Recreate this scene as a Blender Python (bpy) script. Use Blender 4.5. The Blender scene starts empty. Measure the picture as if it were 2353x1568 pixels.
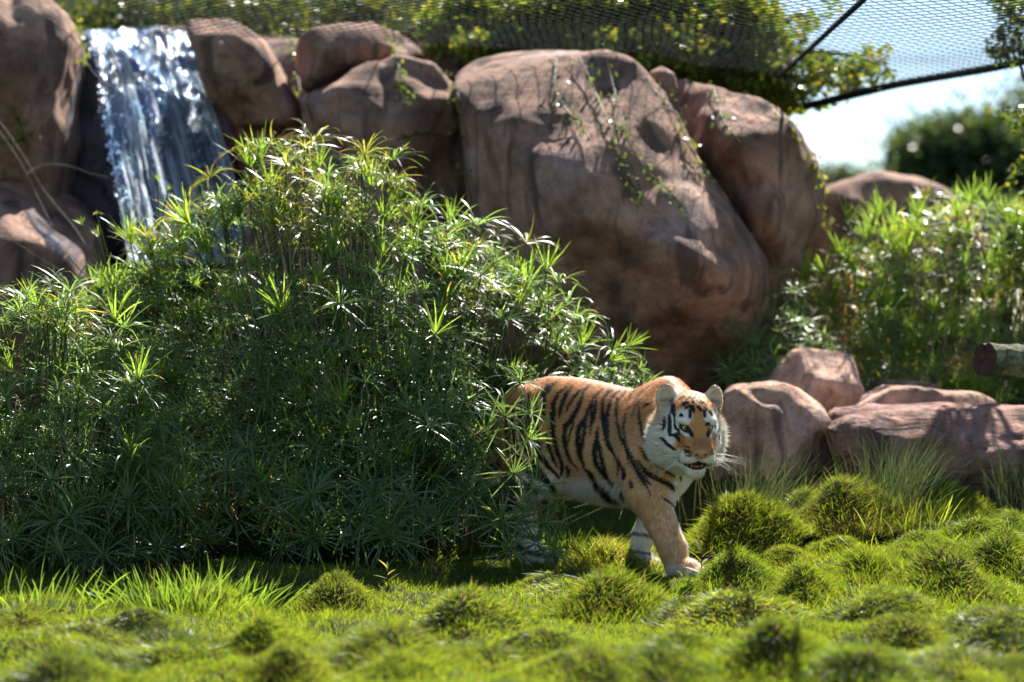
import bpy, math, random
import numpy as np

# ------------------------------------------------------------------ scene, camera, light
SC = bpy.context.scene
FPX = 5440.0            # focal length in units of a 2353 px wide frame
CAMZ = 1.3
PITCH = math.atan(59.0 / FPX)
cam_data = bpy.data.cameras.new('camera')
cam = bpy.data.objects.new('camera', cam_data)
SC.collection.objects.link(cam)
SC.camera = cam
cam.location = (0, 0, CAMZ)
cam.rotation_euler = (math.pi / 2 - PITCH, 0, 0)
cam_data.sensor_width = 36.0
cam_data.lens = 36.0 * FPX / 2353.0
cam_data.clip_start = 0.1
cam_data.clip_end = 2000.0
cam_data.dof.use_dof = True
cam_data.dof.focus_distance = 11.45
cam_data.dof.aperture_fstop = 1.25

SUN_EL = math.radians(47.5)
SUN_AZ = math.radians(20.0)     # measured from +Y (away from the camera) towards +X
SKY_STRENGTH = 0.056
SUN_STRENGTH = 4.9
EXPOSURE = 1.65
world = bpy.data.worlds.new('World')
SC.world = world
world.use_nodes = True
wn = world.node_tree
sky_tex = wn.nodes.new('ShaderNodeTexSky')
sky_tex.sky_type = 'NISHITA'
sky_tex.sun_disc = False
sky_tex.sun_elevation = SUN_EL
sky_tex.sun_rotation = SUN_AZ
sky_tex.air_density = 1.0
sky_tex.dust_density = 0.3
sky_tex.altitude = 1200.0
sky_tex.ozone_density = 1.0
wn.links.new(sky_tex.outputs['Color'], wn.nodes['Background'].inputs['Color'])
wn.nodes['Background'].inputs['Strength'].default_value = SKY_STRENGTH
sun_data = bpy.data.lights.new('sun', 'SUN')
sun_data.energy = SUN_STRENGTH
sun_data.angle = math.radians(0.53)
sun_data.color = (1.0, 0.955, 0.88)
sun = bpy.data.objects.new('sun', sun_data)
SC.collection.objects.link(sun)
_sd = (math.sin(SUN_AZ) * math.cos(SUN_EL), math.cos(SUN_AZ) * math.cos(SUN_EL), math.sin(SUN_EL))
from mathutils import Vector, Matrix
sun.rotation_euler = Vector(_sd).to_track_quat('Z', 'Y').to_euler()
sun.location = (-4, 14, 12)
SC.view_settings.view_transform = 'Standard'
SC.view_settings.look = 'None'
SC.view_settings.exposure = EXPOSURE
SC.view_settings.gamma = 1.0
SC.view_settings.use_curve_mapping = False
SC.cycles.use_denoising = True
SC.cycles.max_bounces = 7
SC.cycles.transparent_max_bounces = 12
SC.cycles.sample_clamp_indirect = 6.0
SC.cycles.caustics_reflective = False
SC.cycles.caustics_refractive = False

# ------------------------------------------------------------------ helpers
RNG = np.random.default_rng(11)
random.seed(5)
COL = SC.collection

def P(px, py, depth):
    """world point seen at photo position (px, py) in a 2353 x 1568 frame, at a given world depth y"""
    a = (px - 1176.5) / FPX
    b = (784.0 - py) / FPX
    c, s = math.cos(PITCH), math.sin(PITCH)
    dy = c + b * s
    dz = b * c - s
    t = depth / dy
    return np.array([a * t, depth, CAMZ + dz * t])

def new_mesh(name, verts, faces=None, smooth=True, mat=None):
    """verts (N,3); faces (M,3) or (M,4) array, or a list of such arrays"""
    me = bpy.data.meshes.new(name)
    verts = np.asarray(verts, dtype=np.float32)
    if not isinstance(faces, (list, tuple)):
        faces = [faces]
    faces = [np.asarray(f, dtype=np.int32) for f in faces if f is not None and len(f)]
    me.vertices.add(len(verts))
    me.vertices.foreach_set('co', verts.ravel())
    nl = sum(f.size for f in faces)
    npoly = sum(len(f) for f in faces)
    me.loops.add(nl)
    me.polygons.add(npoly)
    li = np.concatenate([f.ravel() for f in faces])
    lens = np.concatenate([np.full(len(f), f.shape[1], dtype=np.int32) for f in faces])
    starts = np.concatenate([[0], np.cumsum(lens)[:-1]]).astype(np.int32)
    me.loops.foreach_set('vertex_index', li)
    me.polygons.foreach_set('loop_start', starts)
    me.update(calc_edges=True)
    if smooth:
        me.polygons.foreach_set('use_smooth', np.ones(npoly, dtype=bool))
    if mat is not None:
        me.materials.append(mat)
    return me

def set_color(me, col, name='col'):
    """per-vertex colour attribute"""
    at = me.color_attributes.new(name, 'FLOAT_COLOR', 'POINT')
    col = np.asarray(col, dtype=np.float32)
    if col.shape[1] == 3:
        col = np.concatenate([col, np.ones((len(col), 1), np.float32)], axis=1)
    at.data.foreach_set('color', col.ravel())

def link(name, data, parent=None, loc=None, rot=None, scale=None):
    o = bpy.data.objects.new(name, data)
    COL.objects.link(o)
    if parent is not None:
        o.parent = parent
    if loc is not None:
        o.location = [float(v) for v in loc]
    if rot is not None:
        o.rotation_euler = [float(v) for v in rot]
    if scale is not None:
        o.scale = scale if hasattr(scale, '__len__') else (scale,) * 3
    return o

def tag(o, label, cat, group=None):
    o['label'] = label
    o['category'] = cat
    if group:
        o['group'] = group
    return o

def smoothstep(a, b, x):
    t = np.clip((x - a) / (b - a), 0, 1)
    return t * t * (3 - 2 * t)

def nrm(v):
    v = np.asarray(v, dtype=float)
    return v / np.maximum(np.linalg.norm(v, axis=-1, keepdims=True), 1e-9)

_LAT = np.random.default_rng(3).random((64, 64, 64)).astype(np.float32)
def vnoise(x, y, z):
    """value noise 0..1"""
    x, y, z = np.broadcast_arrays(x, y, z)
    xi, yi, zi = np.floor(x).astype(int), np.floor(y).astype(int), np.floor(z).astype(int)
    fx, fy, fz = x - xi, y - yi, z - zi
    fx = fx * fx * (3 - 2 * fx); fy = fy * fy * (3 - 2 * fy); fz = fz * fz * (3 - 2 * fz)
    r = 0
    for dx in (0, 1):
        wx = fx if dx else 1 - fx
        for dy in (0, 1):
            wy = fy if dy else 1 - fy
            for dz in (0, 1):
                wz = fz if dz else 1 - fz
                r = r + wx * wy * wz * _LAT[(xi + dx) & 63, (yi + dy) & 63, (zi + dz) & 63]
    return r

def fbm(x, y, z, octaves=4, gain=0.5):
    a, s, f = 1.0, 0.0, 1.0
    tot = 0.0
    for i in range(octaves):
        s = s + a * (vnoise(x * f + 17.3 * i, y * f + 5.1 * i, z * f + 9.7 * i) - 0.5)
        tot += a
        a *= gain
        f *= 2.03
    return s / tot * 2

def surface_nets(F, org, h):
    """mesh of the zero level of a sampled field (negative inside)"""
    ins = F < 0
    s = np.zeros(tuple(n - 1 for n in F.shape), dtype=np.int8)
    cs = [(i, j, k) for i in (0, 1) for j in (0, 1) for k in (0, 1)]
    sl = lambda i, n: slice(i, n - 1 + i)
    for i, j, k in cs:
        s += ins[sl(i, F.shape[0]), sl(j, F.shape[1]), sl(k, F.shape[2])]
    act = np.argwhere((s > 0) & (s < 8))
    idx = -np.ones(s.shape, dtype=np.int32)
    idx[act[:, 0], act[:, 1], act[:, 2]] = np.arange(len(act))
    cv = np.stack([F[act[:, 0] + i, act[:, 1] + j, act[:, 2] + k] for i, j, k in cs], axis=1)
    pos = np.zeros((len(act), 3)); cnt = np.zeros(len(act))
    C = np.array(cs, dtype=float)
    for a in range(8):
        for b in range(a + 1, 8):
            if np.abs(C[a] - C[b]).sum() != 1:
                continue
            va, vb = cv[:, a], cv[:, b]
            m = (va < 0) != (vb < 0)
            t = np.where(m, va / np.where(m, va - vb, 1), 0)
            pos += np.where(m[:, None], C[a] + t[:, None] * (C[b] - C[a]), 0)
            cnt += m
    verts = (act + pos / np.maximum(cnt, 1)[:, None]) * h + np.asarray(org)
    quads = []
    for ax in range(3):
        o1, o2 = [(1, 2), (2, 0), (0, 1)][ax]
        n = F.shape
        A = [slice(None)] * 3; B = [slice(None)] * 3
        A[ax] = slice(0, n[ax] - 1); B[ax] = slice(1, n[ax])
        for o in (o1, o2):
            A[o] = slice(1, n[o] - 1); B[o] = slice(1, n[o] - 1)
        ia, ib = ins[tuple(A)], ins[tuple(B)]
        e = np.argwhere(ia != ib)
        if not len(e):
            continue
        fl = ia[e[:, 0], e[:, 1], e[:, 2]]
        base = e.copy()
        base[:, o1] += 1; base[:, o2] += 1
        def cell(d1, d2):
            c = base.copy()
            c[:, o1] -= d1; c[:, o2] -= d2
            return idx[c[:, 0], c[:, 1], c[:, 2]]
        q = np.stack([cell(1, 1), cell(0, 1), cell(0, 0), cell(1, 0)], axis=1)
        q[~fl] = q[~fl][:, ::-1]
        quads.append(q)
    return verts.astype(np.float32), np.concatenate(quads)

def smin(a, b, k):
    hh = np.maximum(k - np.abs(a - b), 0) / k
    return np.minimum(a, b) - hh * hh * k * 0.25

def smax(a, b, k):
    return -smin(-a, -b, k)

# --------------------------------------------------------- material helpers
def mat_new(name):
    m = bpy.data.materials.new(name)
    m.use_nodes = True
    m.node_tree.nodes.clear()
    return m, m.node_tree

class NT:
    """tiny wrapper: n('ShaderNodeX', inputs..., props...)"""
    def __init__(self, name):
        self.m, self.t = mat_new(name)
    def n(self, kind, ins=None, **props):
        nd = self.t.nodes.new(kind)
        for k, v in props.items():
            setattr(nd, k, v)
        for k, v in (ins or {}).items():
            if hasattr(v, 'is_output'):
                self.t.links.new(v, nd.inputs[k])
            else:
                nd.inputs[k].default_value = v
        return nd
    def ramp(self, fac, stops, interp='LINEAR'):
        r = self.t.nodes.new('ShaderNodeValToRGB')
        r.color_ramp.interpolation = interp
        e = r.color_ramp.elements
        while len(e) < len(stops):
            e.new(0.5)
        for el, (p, c) in zip(e, stops):
            el.position = p
            el.color = c if len(c) == 4 else (*c, 1)
        self.t.links.new(fac, r.inputs['Fac'])
        return r.outputs['Color']
    def mix(self, fac, a, b, mode='MIX'):
        nd = self.t.nodes.new('ShaderNodeMix')
        nd.data_type = 'RGBA'
        nd.blend_type = mode
        for i, v in ((0, fac), (6, a), (7, b)):
            if hasattr(v, 'is_output'):
                self.t.links.new(v, nd.inputs[i])
            else:
                nd.inputs[i].default_value = v if i == 0 else ((*v, 1) if len(v) == 3 else v)
        return nd.outputs[2]
    def math(self, op, a, b=0.0):
        nd = self.t.nodes.new('ShaderNodeMath')
        nd.operation = op
        for i, v in ((0, a), (1, b)):
            if hasattr(v, 'is_output'):
                self.t.links.new(v, nd.inputs[i])
            else:
                nd.inputs[i].default_value = v
        return nd.outputs[0]
    def out(self, shader):
        o = self.t.nodes.new('ShaderNodeOutputMaterial')
        self.t.links.new(shader, o.inputs['Surface'])
        return self.m
# ------------------------------------------------------------------ ground
def ground_z(x, y):
    x = np.asarray(x, float); y = np.asarray(y, float)
    z = 0.20 * smoothstep(0.3, 2.7, x) * smoothstep(10.0, 13.0, y)
    z = z + 0.55 * smoothstep(13.2, 16.5, y)
    z = z + 3.7 * smoothstep(17.8, 21.0, y) * smoothstep(1.6, -0.4, x)
    near = smoothstep(14.0, 12.5, y) * smoothstep(4.5, 3.5, np.abs(x))
    calm = 1 - 0.85 * np.exp(-(((x - 0.5) / 0.75) ** 2 + ((y - 12.0) / 0.8) ** 2) ** 2)
    z = z + near * calm * (0.070 * fbm(x * 1.7, y * 1.9, 0.3, 2) + 0.085 * fbm(x * 3.6, y * 3.6, 4.3, 2))
    return z

def on_ground(px, py):
    """ground point seen at a photo position"""
    d = np.linspace(6.5, 19, 700)
    pts = np.array([P(px, py, t) for t in d])
    gz = ground_z(pts[:, 0], pts[:, 1])
    below = np.where(pts[:, 2] <= gz)[0]
    i = below[0] if len(below) else len(d) - 1
    return np.array([pts[i, 0], pts[i, 1], gz[i]])

def ground_n(x, y):
    e = 0.02
    gx = (ground_z(x + e, y) - ground_z(x - e, y)) / (2 * e)
    gy = (ground_z(x, y + e) - ground_z(x, y - e)) / (2 * e)
    return nrm(np.stack([-gx, -gy, np.ones_like(gx)], -1))

def build_ground():
    def axis(lo, hi, step, far):
        mid = np.arange(lo, hi + 1e-6, step)
        out = step * 1.35 ** np.arange(1, 40)
        up = hi + np.cumsum(out); up = up[up < far]
        dn = lo - np.cumsum(out); dn = dn[dn > -far]
        return np.concatenate([dn[::-1], mid, up])
    xs, ys = axis(-3.6, 4.0, 0.05, 700), axis(7.0, 20.0, 0.06, 900)
    X, Y = np.meshgrid(xs, ys, indexing='ij')
    Z = ground_z(X, Y)
    v = np.stack([X, Y, Z], -1).reshape(-1, 3)
    nx, ny = len(xs), len(ys)
    i, j = np.meshgrid(np.arange(nx - 1), np.arange(ny - 1), indexing='ij')
    a = (i * ny + j).ravel()
    q = np.stack([a, a + ny, a + ny + 1, a + 1], 1)
    N = NT('soil and turf')
    tc = N.n('ShaderNodeTexCoord')
    n1 = N.n('ShaderNodeTexNoise', {'Vector': tc.outputs['Object'], 'Scale': 5.0, 'Detail': 6.0})
    n2 = N.n('ShaderNodeTexNoise', {'Vector': tc.outputs['Object'], 'Scale': 60.0, 'Detail': 4.0})
    c = N.ramp(n1.outputs['Fac'], [(0.3, (0.030, 0.036, 0.010)), (0.55, (0.045, 0.062, 0.014)), (0.75, (0.075, 0.060, 0.028))])
    c = N.mix(0.5, c, N.ramp(n2.outputs['Fac'], [(0.3, (0.02, 0.025, 0.008)), (0.7, (0.09, 0.10, 0.03))]))
    bp = N.n('ShaderNodeBump', {'Height': n2.outputs['Fac'], 'Strength': 0.8, 'Distance': 0.02})
    b = N.n('ShaderNodeBsdfPrincipled', {'Base Color': c, 'Roughness': 0.95, 'Normal': bp.outputs['Normal'], 'Specular IOR Level': 0.1})
    o = link('ground', new_mesh('ground', v, q, mat=N.out(b.outputs[0])))
    o['kind'] = 'structure'
build_ground()

# ------------------------------------------------------------------ rock
def rock_material(name, wet=False, tint=(1, 1, 1), dark=1.0, layered=False):
    N = NT(name)
    tc = N.n('ShaderNodeTexCoord')
    oi = N.n('ShaderNodeObjectInfo')
    vec = N.n('ShaderNodeVectorMath', {0: tc.outputs['Object'], 1: oi.outputs['Location']}, operation='ADD').outputs[0]
    big = N.n('ShaderNodeTexNoise', {'Vector': vec, 'Scale': 1.6, 'Detail': 5.0, 'Roughness': 0.6, 'Distortion': 0.6})
    med = N.n('ShaderNodeTexNoise', {'Vector': vec, 'Scale': 6.5, 'Detail': 6.0, 'Roughness': 0.65})
    fine = N.n('ShaderNodeTexNoise', {'Vector': vec, 'Scale': 55.0, 'Detail': 5.0, 'Roughness': 0.7})
    mp = N.n('ShaderNodeMapping', {'Vector': vec, 'Scale': (3.2, 3.2, 0.55)})
    streak = N.n('ShaderNodeTexNoise', {'Vector': mp.outputs[0], 'Scale': 1.6, 'Detail': 4.0, 'Distortion': 0.8})
    pits = N.n('ShaderNodeTexVoronoi', {'Vector': vec, 'Scale': 26.0, 'Randomness': 1.0})
    c = N.ramp(big.outputs['Fac'], [(0.28, (0.150, 0.092, 0.070)), (0.42, (0.275, 0.175, 0.130)), (0.56, (0.385, 0.255, 0.195)), (0.70, (0.39, 0.300, 0.280))])
    c = N.mix(0.7, c, N.mix(1.0, c, N.ramp(med.outputs['Fac'], [(0.30, (0.30, 0.27, 0.27)), (0.52, (1, 1, 1)), (0.70, (1.5, 1.42, 1.35))]), 'MULTIPLY'))
    c = N.mix(N.ramp(streak.outputs['Fac'], [(0.52, (0, 0, 0)), (0.64, (0.8, 0.8, 0.8))]), c, (0.085, 0.062, 0.055))
    c = N.mix(N.ramp(pits.outputs['Distance'], [(0.05, (0.55, 0.55, 0.55)), (0.16, (0, 0, 0))]), c, (0.10, 0.07, 0.06))
    c = N.mix(0.35, c, N.mix(1.0, c, N.ramp(fine.outputs['Fac'], [(0.3, (0.5, 0.5, 0.5)), (0.7, (1.4, 1.4, 1.4))]), 'MULTIPLY'))
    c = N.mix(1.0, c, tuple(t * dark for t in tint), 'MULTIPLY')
    h = N.math('ADD', N.math('MULTIPLY', med.outputs['Fac'], 1.0), N.math('MULTIPLY', fine.outputs['Fac'], 0.30))
    h = N.math('ADD', h, N.math('MULTIPLY', N.ramp(pits.outputs['Distance'], [(0.0, (0, 0, 0)), (0.2, (1, 1, 1))]), 0.25))
    if layered:
        mp2 = N.n('ShaderNodeMapping', {'Vector': vec, 'Scale': (2.0, 2.0, 14.0), 'Rotation': (0, 0.12, 0)})
        lay = N.n('ShaderNodeTexNoise', {'Vector': mp2.outputs[0], 'Scale': 1.6, 'Detail': 5.0, 'Distortion': 0.5})
        h = N.math('ADD', h, N.math('MULTIPLY', lay.outputs['Fac'], 1.6))
    bp = N.n('ShaderNodeBump', {'Height': h, 'Strength': 1.0, 'Distance': 0.045})
    b = N.n('ShaderNodeBsdfPrincipled', {'Base Color': c, 'Roughness': 0.12 if wet else 0.88, 'Normal': bp.outputs['Normal'], 'Specular IOR Level': 0.75 if wet else 0.2})
    return N.out(b.outputs[0])

M_ROCK = rock_material('sandstone boulder', tint=(1.08, 1.0, 0.95))
M_ROCK_SHADE = rock_material('shade-tinted rock face', tint=(0.9, 0.9, 0.9))  # boulder rock darkened in its tint to stand for shade
M_ROCK_PALE = rock_material('pale pink rock', tint=(1.72, 1.66, 1.60))
M_ROCK_DARK = rock_material('dark layered rock', tint=(1.0, 0.86, 0.88), layered=True)
M_ROCK_WET = rock_material('wet black rock', wet=True, tint=(0.16, 0.19, 0.26))  # dark because wet; the blue in the tint stands for reflected sky

def poly_sdf(px, pz, poly):
    """signed distance to a polygon on arrays px, pz"""
    d = np.full(px.shape, 1e9); s = np.ones(px.shape)
    n = len(poly)
    for i in range(n):
        a, b = poly[i], poly[(i + 1) % n]
        ex, ez = b[0] - a[0], b[1] - a[1]
        wx, wz = px - a[0], pz - a[1]
        t = np.clip((wx * ex + wz * ez) / max(ex * ex + ez * ez, 1e-12), 0, 1)
        dx, dz = wx - ex * t, wz - ez * t
        d = np.minimum(d, dx * dx + dz * dz)
        c1 = pz >= a[1]; c2 = pz < b[1]; c3 = ex * wz > ez * wx
        s = np.where((c1 & c2 & c3) | (~c1 & ~c2 & ~c3), -s, s)
    return s * np.sqrt(d)

from mathutils.geometry import delaunay_2d_cdt
def tri_interp(ctl, X, Z):
    """piecewise-planar interpolation of (x, z, value) points on a grid, creases a little softened"""
    vv, _, ff, _, _, _ = delaunay_2d_cdt([Vector((float(a), float(b))) for a, b, _ in ctl], [], [], 0, 1e-6)
    if len(vv) != len(ctl):
        vals = [ctl[np.argmin((ctl[:, 0] - p.x) ** 2 + (ctl[:, 1] - p.y) ** 2), 2] for p in vv]
    else:
        vals = [ctl[np.argmin((ctl[:, 0] - p.x) ** 2 + (ctl[:, 1] - p.y) ** 2), 2] for p in vv]
    out = np.zeros_like(X)
    for f in ff:
        (x0, z0), (x1, z1), (x2, z2) = [(vv[i].x, vv[i].y) for i in f]
        dn = (z1 - z2) * (x0 - x2) + (x2 - x1) * (z0 - z2)
        if abs(dn) < 1e-12:
            continue
        l0 = ((z1 - z2) * (X - x2) + (x2 - x1) * (Z - z2)) / dn
        l1 = ((z2 - z0) * (X - x2) + (x0 - x2) * (Z - z2)) / dn
        l2 = 1 - l0 - l1
        m = (l0 >= -1e-6) & (l1 >= -1e-6) & (l2 >= -1e-6)
        out[m] = (l0 * vals[f[0]] + l1 * vals[f[1]] + l2 * vals[f[2]])[m]
    for _ in range(1):
        p = np.pad(out, 1, mode='edge')
        out = (p[1:-1, 1:-1] * 2 + p[:-2, 1:-1] + p[2:, 1:-1] + p[1:-1, :-2] + p[1:-1, 2:]) / 6
    return out

ROCK_V, ROCK_Q = [], []
def rock(label, poly, depth, T, r, lean=(), seed=0, nf=7, q=(0.80, 0.98), amp=(0.04, 0.032), h=0.032, mat=None, name='boulder', cat='boulder', group=None, k=0.035, tintdark=False, relief=0.10):
    nf = nf // 2 + 2
    rg = np.random.default_rng(seed)
    pts = np.array([P(x, y, depth) for x, y in poly])[:, [0, 2]]
    lo, hi = pts.min(0) - 0.2, pts.max(0) + 0.2
    xs, zs = np.arange(lo[0], hi[0], h), np.arange(lo[1], hi[1], h)
    X2, Z2 = np.meshgrid(xs, zs, indexing='ij')
    d2 = poly_sdf(X2, Z2, pts)
    # faceted relief: planes between control points
    ctl = [(P(lx, ly, depth)[0], P(lx, ly, depth)[2], off) for lx, ly, off in lean]
    ext = pts.max(0) - pts.min(0)
    nr = int(np.clip(ext[0] * ext[1] * 5, 8, 22))
    base_off = lambda x, z: (sum(o / ((x - a) ** 2 + (z - c_) ** 2 + 0.03) ** 2 for a, c_, o in ctl) / sum(1 / ((x - a) ** 2 + (z - c_) ** 2 + 0.03) ** 2 for a, c_, o in ctl)) if ctl else 0.0
    while nr > 0:
        x, z = rg.uniform(lo[0] + 0.2, hi[0] - 0.2), rg.uniform(lo[1] + 0.2, hi[1] - 0.2)
        ctl.append((x, z, base_off(x, z) + rg.normal(0, relief * min(1.0, T))))
        nr -= 1
    for x, z in ((lo[0] - 1, lo[1] - 1), (hi[0] + 1, lo[1] - 1), (hi[0] + 1, hi[1] + 1), (lo[0] - 1, hi[1] + 1)):
        ctl.append((x, z, 0.15 * T))
    sh = tri_interp(np.array(ctl), X2, Z2)
    dy = float(np.abs(sh).max())
    ys = np.arange(depth - T - dy - 0.2, depth + T + dy + 0.2, h)
    X, Yr, Z = np.meshgrid(xs, ys, zs, indexing='ij')
    Yl = Yr - sh[:, None, :]
    # rounded slab: inflate the outline
    wx = d2[:, None, :] + r
    wy = np.abs(Yl - depth) - T + r
    D = np.minimum(np.maximum(wx, wy), 0) + np.sqrt(np.maximum(wx, 0) ** 2 + np.maximum(wy, 0) ** 2) - r
    c = (pts.min(0) + pts.max(0)) / 2
    R = np.array([(hi[0] - lo[0]) / 2 - 0.2, T, (hi[1] - lo[1]) / 2 - 0.2])
    for i in range(nf):
        n = rg.normal(0, 1, 3) * np.array([0.75, 0.6, 0.75])
        n[1] = -abs(n[1]) - 0.35
        n = n / np.linalg.norm(n)
        sup = np.linalg.norm(R * n) * rg.uniform(*q)
        pl = n[0] * (X - c[0]) + n[1] * (Yl - depth) + n[2] * (Z - c[1]) - sup
        D = smax(D, pl, k)
    o = seed * 3.7
    D = D + amp[0] * fbm(X * 1.5 + o, Yr * 1.5, Z * 1.5, 3) + amp[1] * (np.abs(fbm(X * 3.3 + o, Yr * 3.3, Z * 3.3, 3)) * 2 - 0.5) - 0.9 * amp[1] * smoothstep(0.06, 0.0, np.abs(fbm(X * 1.1 + o + 9, Yr * 1.1, Z * 0.8, 2))) * -1.0
    D[0], D[-1], D[:, 0], D[:, -1], D[:, :, 0], D[:, :, -1] = (1,) * 6
    org = np.array([xs[0], ys[0], zs[0]])
    v, f = surface_nets(D.astype(np.float32), org, h)
    ctr = np.array([c[0], depth, pts[:, 1].min()])
    ROCK_Q.append(f + sum(len(a) for a in ROCK_V)); ROCK_V.append(v)
    ob = link(name, new_mesh(name, v - ctr, f, mat=mat or (M_ROCK_SHADE if tintdark else M_ROCK)), loc=ctr)
    tag(ob, label, cat, group)
    return ob

# the base of the rock face that fills the gaps between the boulders
rock('shadowed rock face behind the boulders, seen in their gaps', [(-320, 60), (150, 95), (430, 70), (700, 100), (1000, 120), (1300, 160), (1600, 210), (1720, 330), (1790, 560), (1790, 980), (-320, 980)], 17.6, 0.5, 0.3, seed=30, nf=5, h=0.06, amp=(0.14, 0.06), name='cliff', cat='cliff', tintdark=True)
# left of the waterfall
rock('tall brown boulder wall left of the waterfall', [(-260, -20), (-80, -40), (60, -5), (120, 10), (160, 45), (176, 110), (166, 200), (164, 330), (152, 420), (120, 700), (-260, 760)], 16.4, 0.75, 0.45, seed=1, lean=[(150, 100, 0.0), (150, 400, 0.1), (60, 200, -0.1), (60, 430, 0.25), (-100, 200, -0.2)], nf=6)
rock('low shaded boulder below the left wall, left of the wet rock', [(-260, 420), (60, 415), (150, 450), (215, 540), (240, 640), (235, 900), (-260, 900)], 15.9, 0.8, 0.5, seed=2, lean=[(100, 430, 0.5), (200, 560, 0.3), (60, 560, 0.05), (60, 700, -0.1)], nf=6)
rock('smooth leaning boulder right of the waterfall lip', [(418, 45), (432, 26), (515, 40), (560, 62), (610, 105), (655, 190), (690, 250), (698, 290), (640, 300), (550, 298), (490, 225), (455, 140)], 16.3, 0.50, 0.32, seed=3, lean=[(430, 40, 0.15), (520, 120, -0.05), (640, 260, -0.05), (560, 290, 0.15)], nf=6, q=(0.75, 0.92))
rock('flat brown boulder topmost under the net, left of centre', [(672, 150), (690, 90), (740, 66), (850, 50), (925, 72), (970, 112), (960, 135), (840, 162), (765, 208), (710, 215)], 16.5, 0.5, 0.26, seed=4, nf=6, lean=[(800, 80, 0.1), (780, 150, -0.06), (940, 115, 0.2)])
rock('rounded brown boulder left of the vertical rock crevice', [(690, 230), (760, 204), (850, 150), (915, 134), (1000, 150), (1040, 190), (1064, 300), (1082, 440), (1120, 960), (690, 960), (700, 310)], 16.2, 0.7, 0.42, seed=5, nf=7, lean=[(900, 150, 0.1), (800, 300, -0.08), (950, 300, -0.15), (1060, 320, 0.2), (900, 500, 0.1), (760, 400, 0.25)])
rock('dark low boulder behind the top of the papyrus bush', [(515, 330), (560, 306), (690, 300), (800, 322), (900, 372), (980, 450), (1060, 960), (500, 960)], 15.9, 0.5, 0.35, seed=6, nf=5, lean=[(600, 310, 0.3), (800, 330, 0.25), (700, 420, -0.05)])
# main boulders
rock('huge overhanging brown boulder behind the tiger', [(1036, 210), (1050, 155), (1090, 122), (1170, 108), (1300, 106), (1400, 122), (1455, 150), (1495, 195), (1545, 270), (1600, 372), (1690, 505), (1752, 600), (1757, 690), (1720, 790), (1650, 880), (1620, 960), (1200, 960), (1085, 700), (1078, 440), (1060, 280)], 15.7, 1.05, 0.85, seed=7, nf=5, q=(0.88, 1.0), h=0.04,
     lean=[(1060, 140, 0.16), (1300, 140, 0.14), (1430, 160, 0.12), (1090, 300, 0.05), (1200, 300, -0.05), (1280, 320, 0.02), (1330, 420, -0.18), (1230, 480, 0.0), (1330, 520, -0.22), (1420, 540, -0.20), (1500, 500, -0.15), (1480, 350, 0.05), (1560, 600, -0.32), (1640, 640, -0.28), (1690, 600, -0.15), (1400, 640, 0.05), (1300, 640, 0.15), (1520, 730, 0.08), (1650, 730, 0.05), (1450, 800, 0.35), (1600, 840, 0.45), (1300, 800, 0.4), (1150, 600, 0.2), (1500, 900, 0.6)], amp=(0.03, 0.025), relief=0.05)
rock('tall leaning boulder with pale streaks at the right end of the rock face', [(1495, 190), (1560, 176), (1640, 200), (1720, 228), (1785, 265), (1832, 312), (1868, 372), (1886, 430), (1880, 500), (1850, 575), (1800, 670), (1765, 760), (1720, 900), (1640, 900), (1700, 700), (1640, 520), (1540, 330)], 16.1, 0.8, 0.42, seed=8, nf=6, q=(0.86, 1.0), lean=[(1550, 190, 0.05), (1700, 240, 0.0), (1640, 330, -0.12), (1760, 330, 0.0), (1860, 420, 0.3), (1720, 500, -0.15), (1800, 600, 0.15), (1740, 720, 0.3)])
rock('small round stone wedged at the top of the rock cleft', [(1490, 170), (1520, 150), (1550, 170), (1555, 210), (1525, 225), (1498, 205)], 15.7, 0.12, 0.1, seed=9, nf=4, h=0.02, amp=(0.02, 0.01), name='stone', cat='stone')
rock('distant brown boulder beyond the right papyrus', [(1800, 560), (1850, 470), (1900, 430), (1960, 405), (2010, 396), (2090, 405), (2150, 432), (2200, 480), (2250, 560), (2290, 900), (1760, 900)], 19.0, 0.9, 0.6, seed=10, nf=5, h=0.05)
rock('dark narrow boulder at the foot of the cleft, right of the big boulder', [(1700, 760), (1760, 700), (1830, 690), (1900, 740), (1960, 860), (1940, 960), (1640, 960), (1660, 850)], 16.0, 0.5, 0.35, seed=31, nf=6)
# right-hand rocks behind the tussocks
rock('pale pink rock with a pointed shoulder and flat top', [(1736, 905), (1790, 850), (1828, 812), (1856, 803), (1930, 808), (1964, 818), (1972, 870), (1990, 950), (1990, 1060), (1740, 1060)], 14.6, 0.32, 0.05, seed=11, nf=8, q=(0.72, 0.92), h=0.025, amp=(0.012, 0.016), k=0.012, relief=0.22, mat=M_ROCK_PALE, name='rock', cat='rock')
rock('pinkish rock with sunlit crumbled top beside the tiger’s head', [(1645, 970), (1662, 908), (1690, 886), (1790, 882), (1835, 900), (1880, 935), (1908, 960), (1910, 1090), (1640, 1100)], 13.7, 0.33, 0.06, seed=12, nf=8, q=(0.74, 0.94), h=0.025, amp=(0.02, 0.03), k=0.012, relief=0.25, mat=M_ROCK_PALE, name='rock', cat='rock')
rock('low pink rock ledge under the right papyrus', [(1965, 880), (1985, 866), (2080, 870), (2140, 880), (2170, 905), (2170, 1000), (1960, 1000)], 14.9, 0.3, 0.07, seed=13, nf=7, q=(0.75, 0.93), h=0.025, amp=(0.012, 0.016), k=0.012, relief=0.22, mat=M_ROCK_PALE, name='rock', cat='rock')
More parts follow.
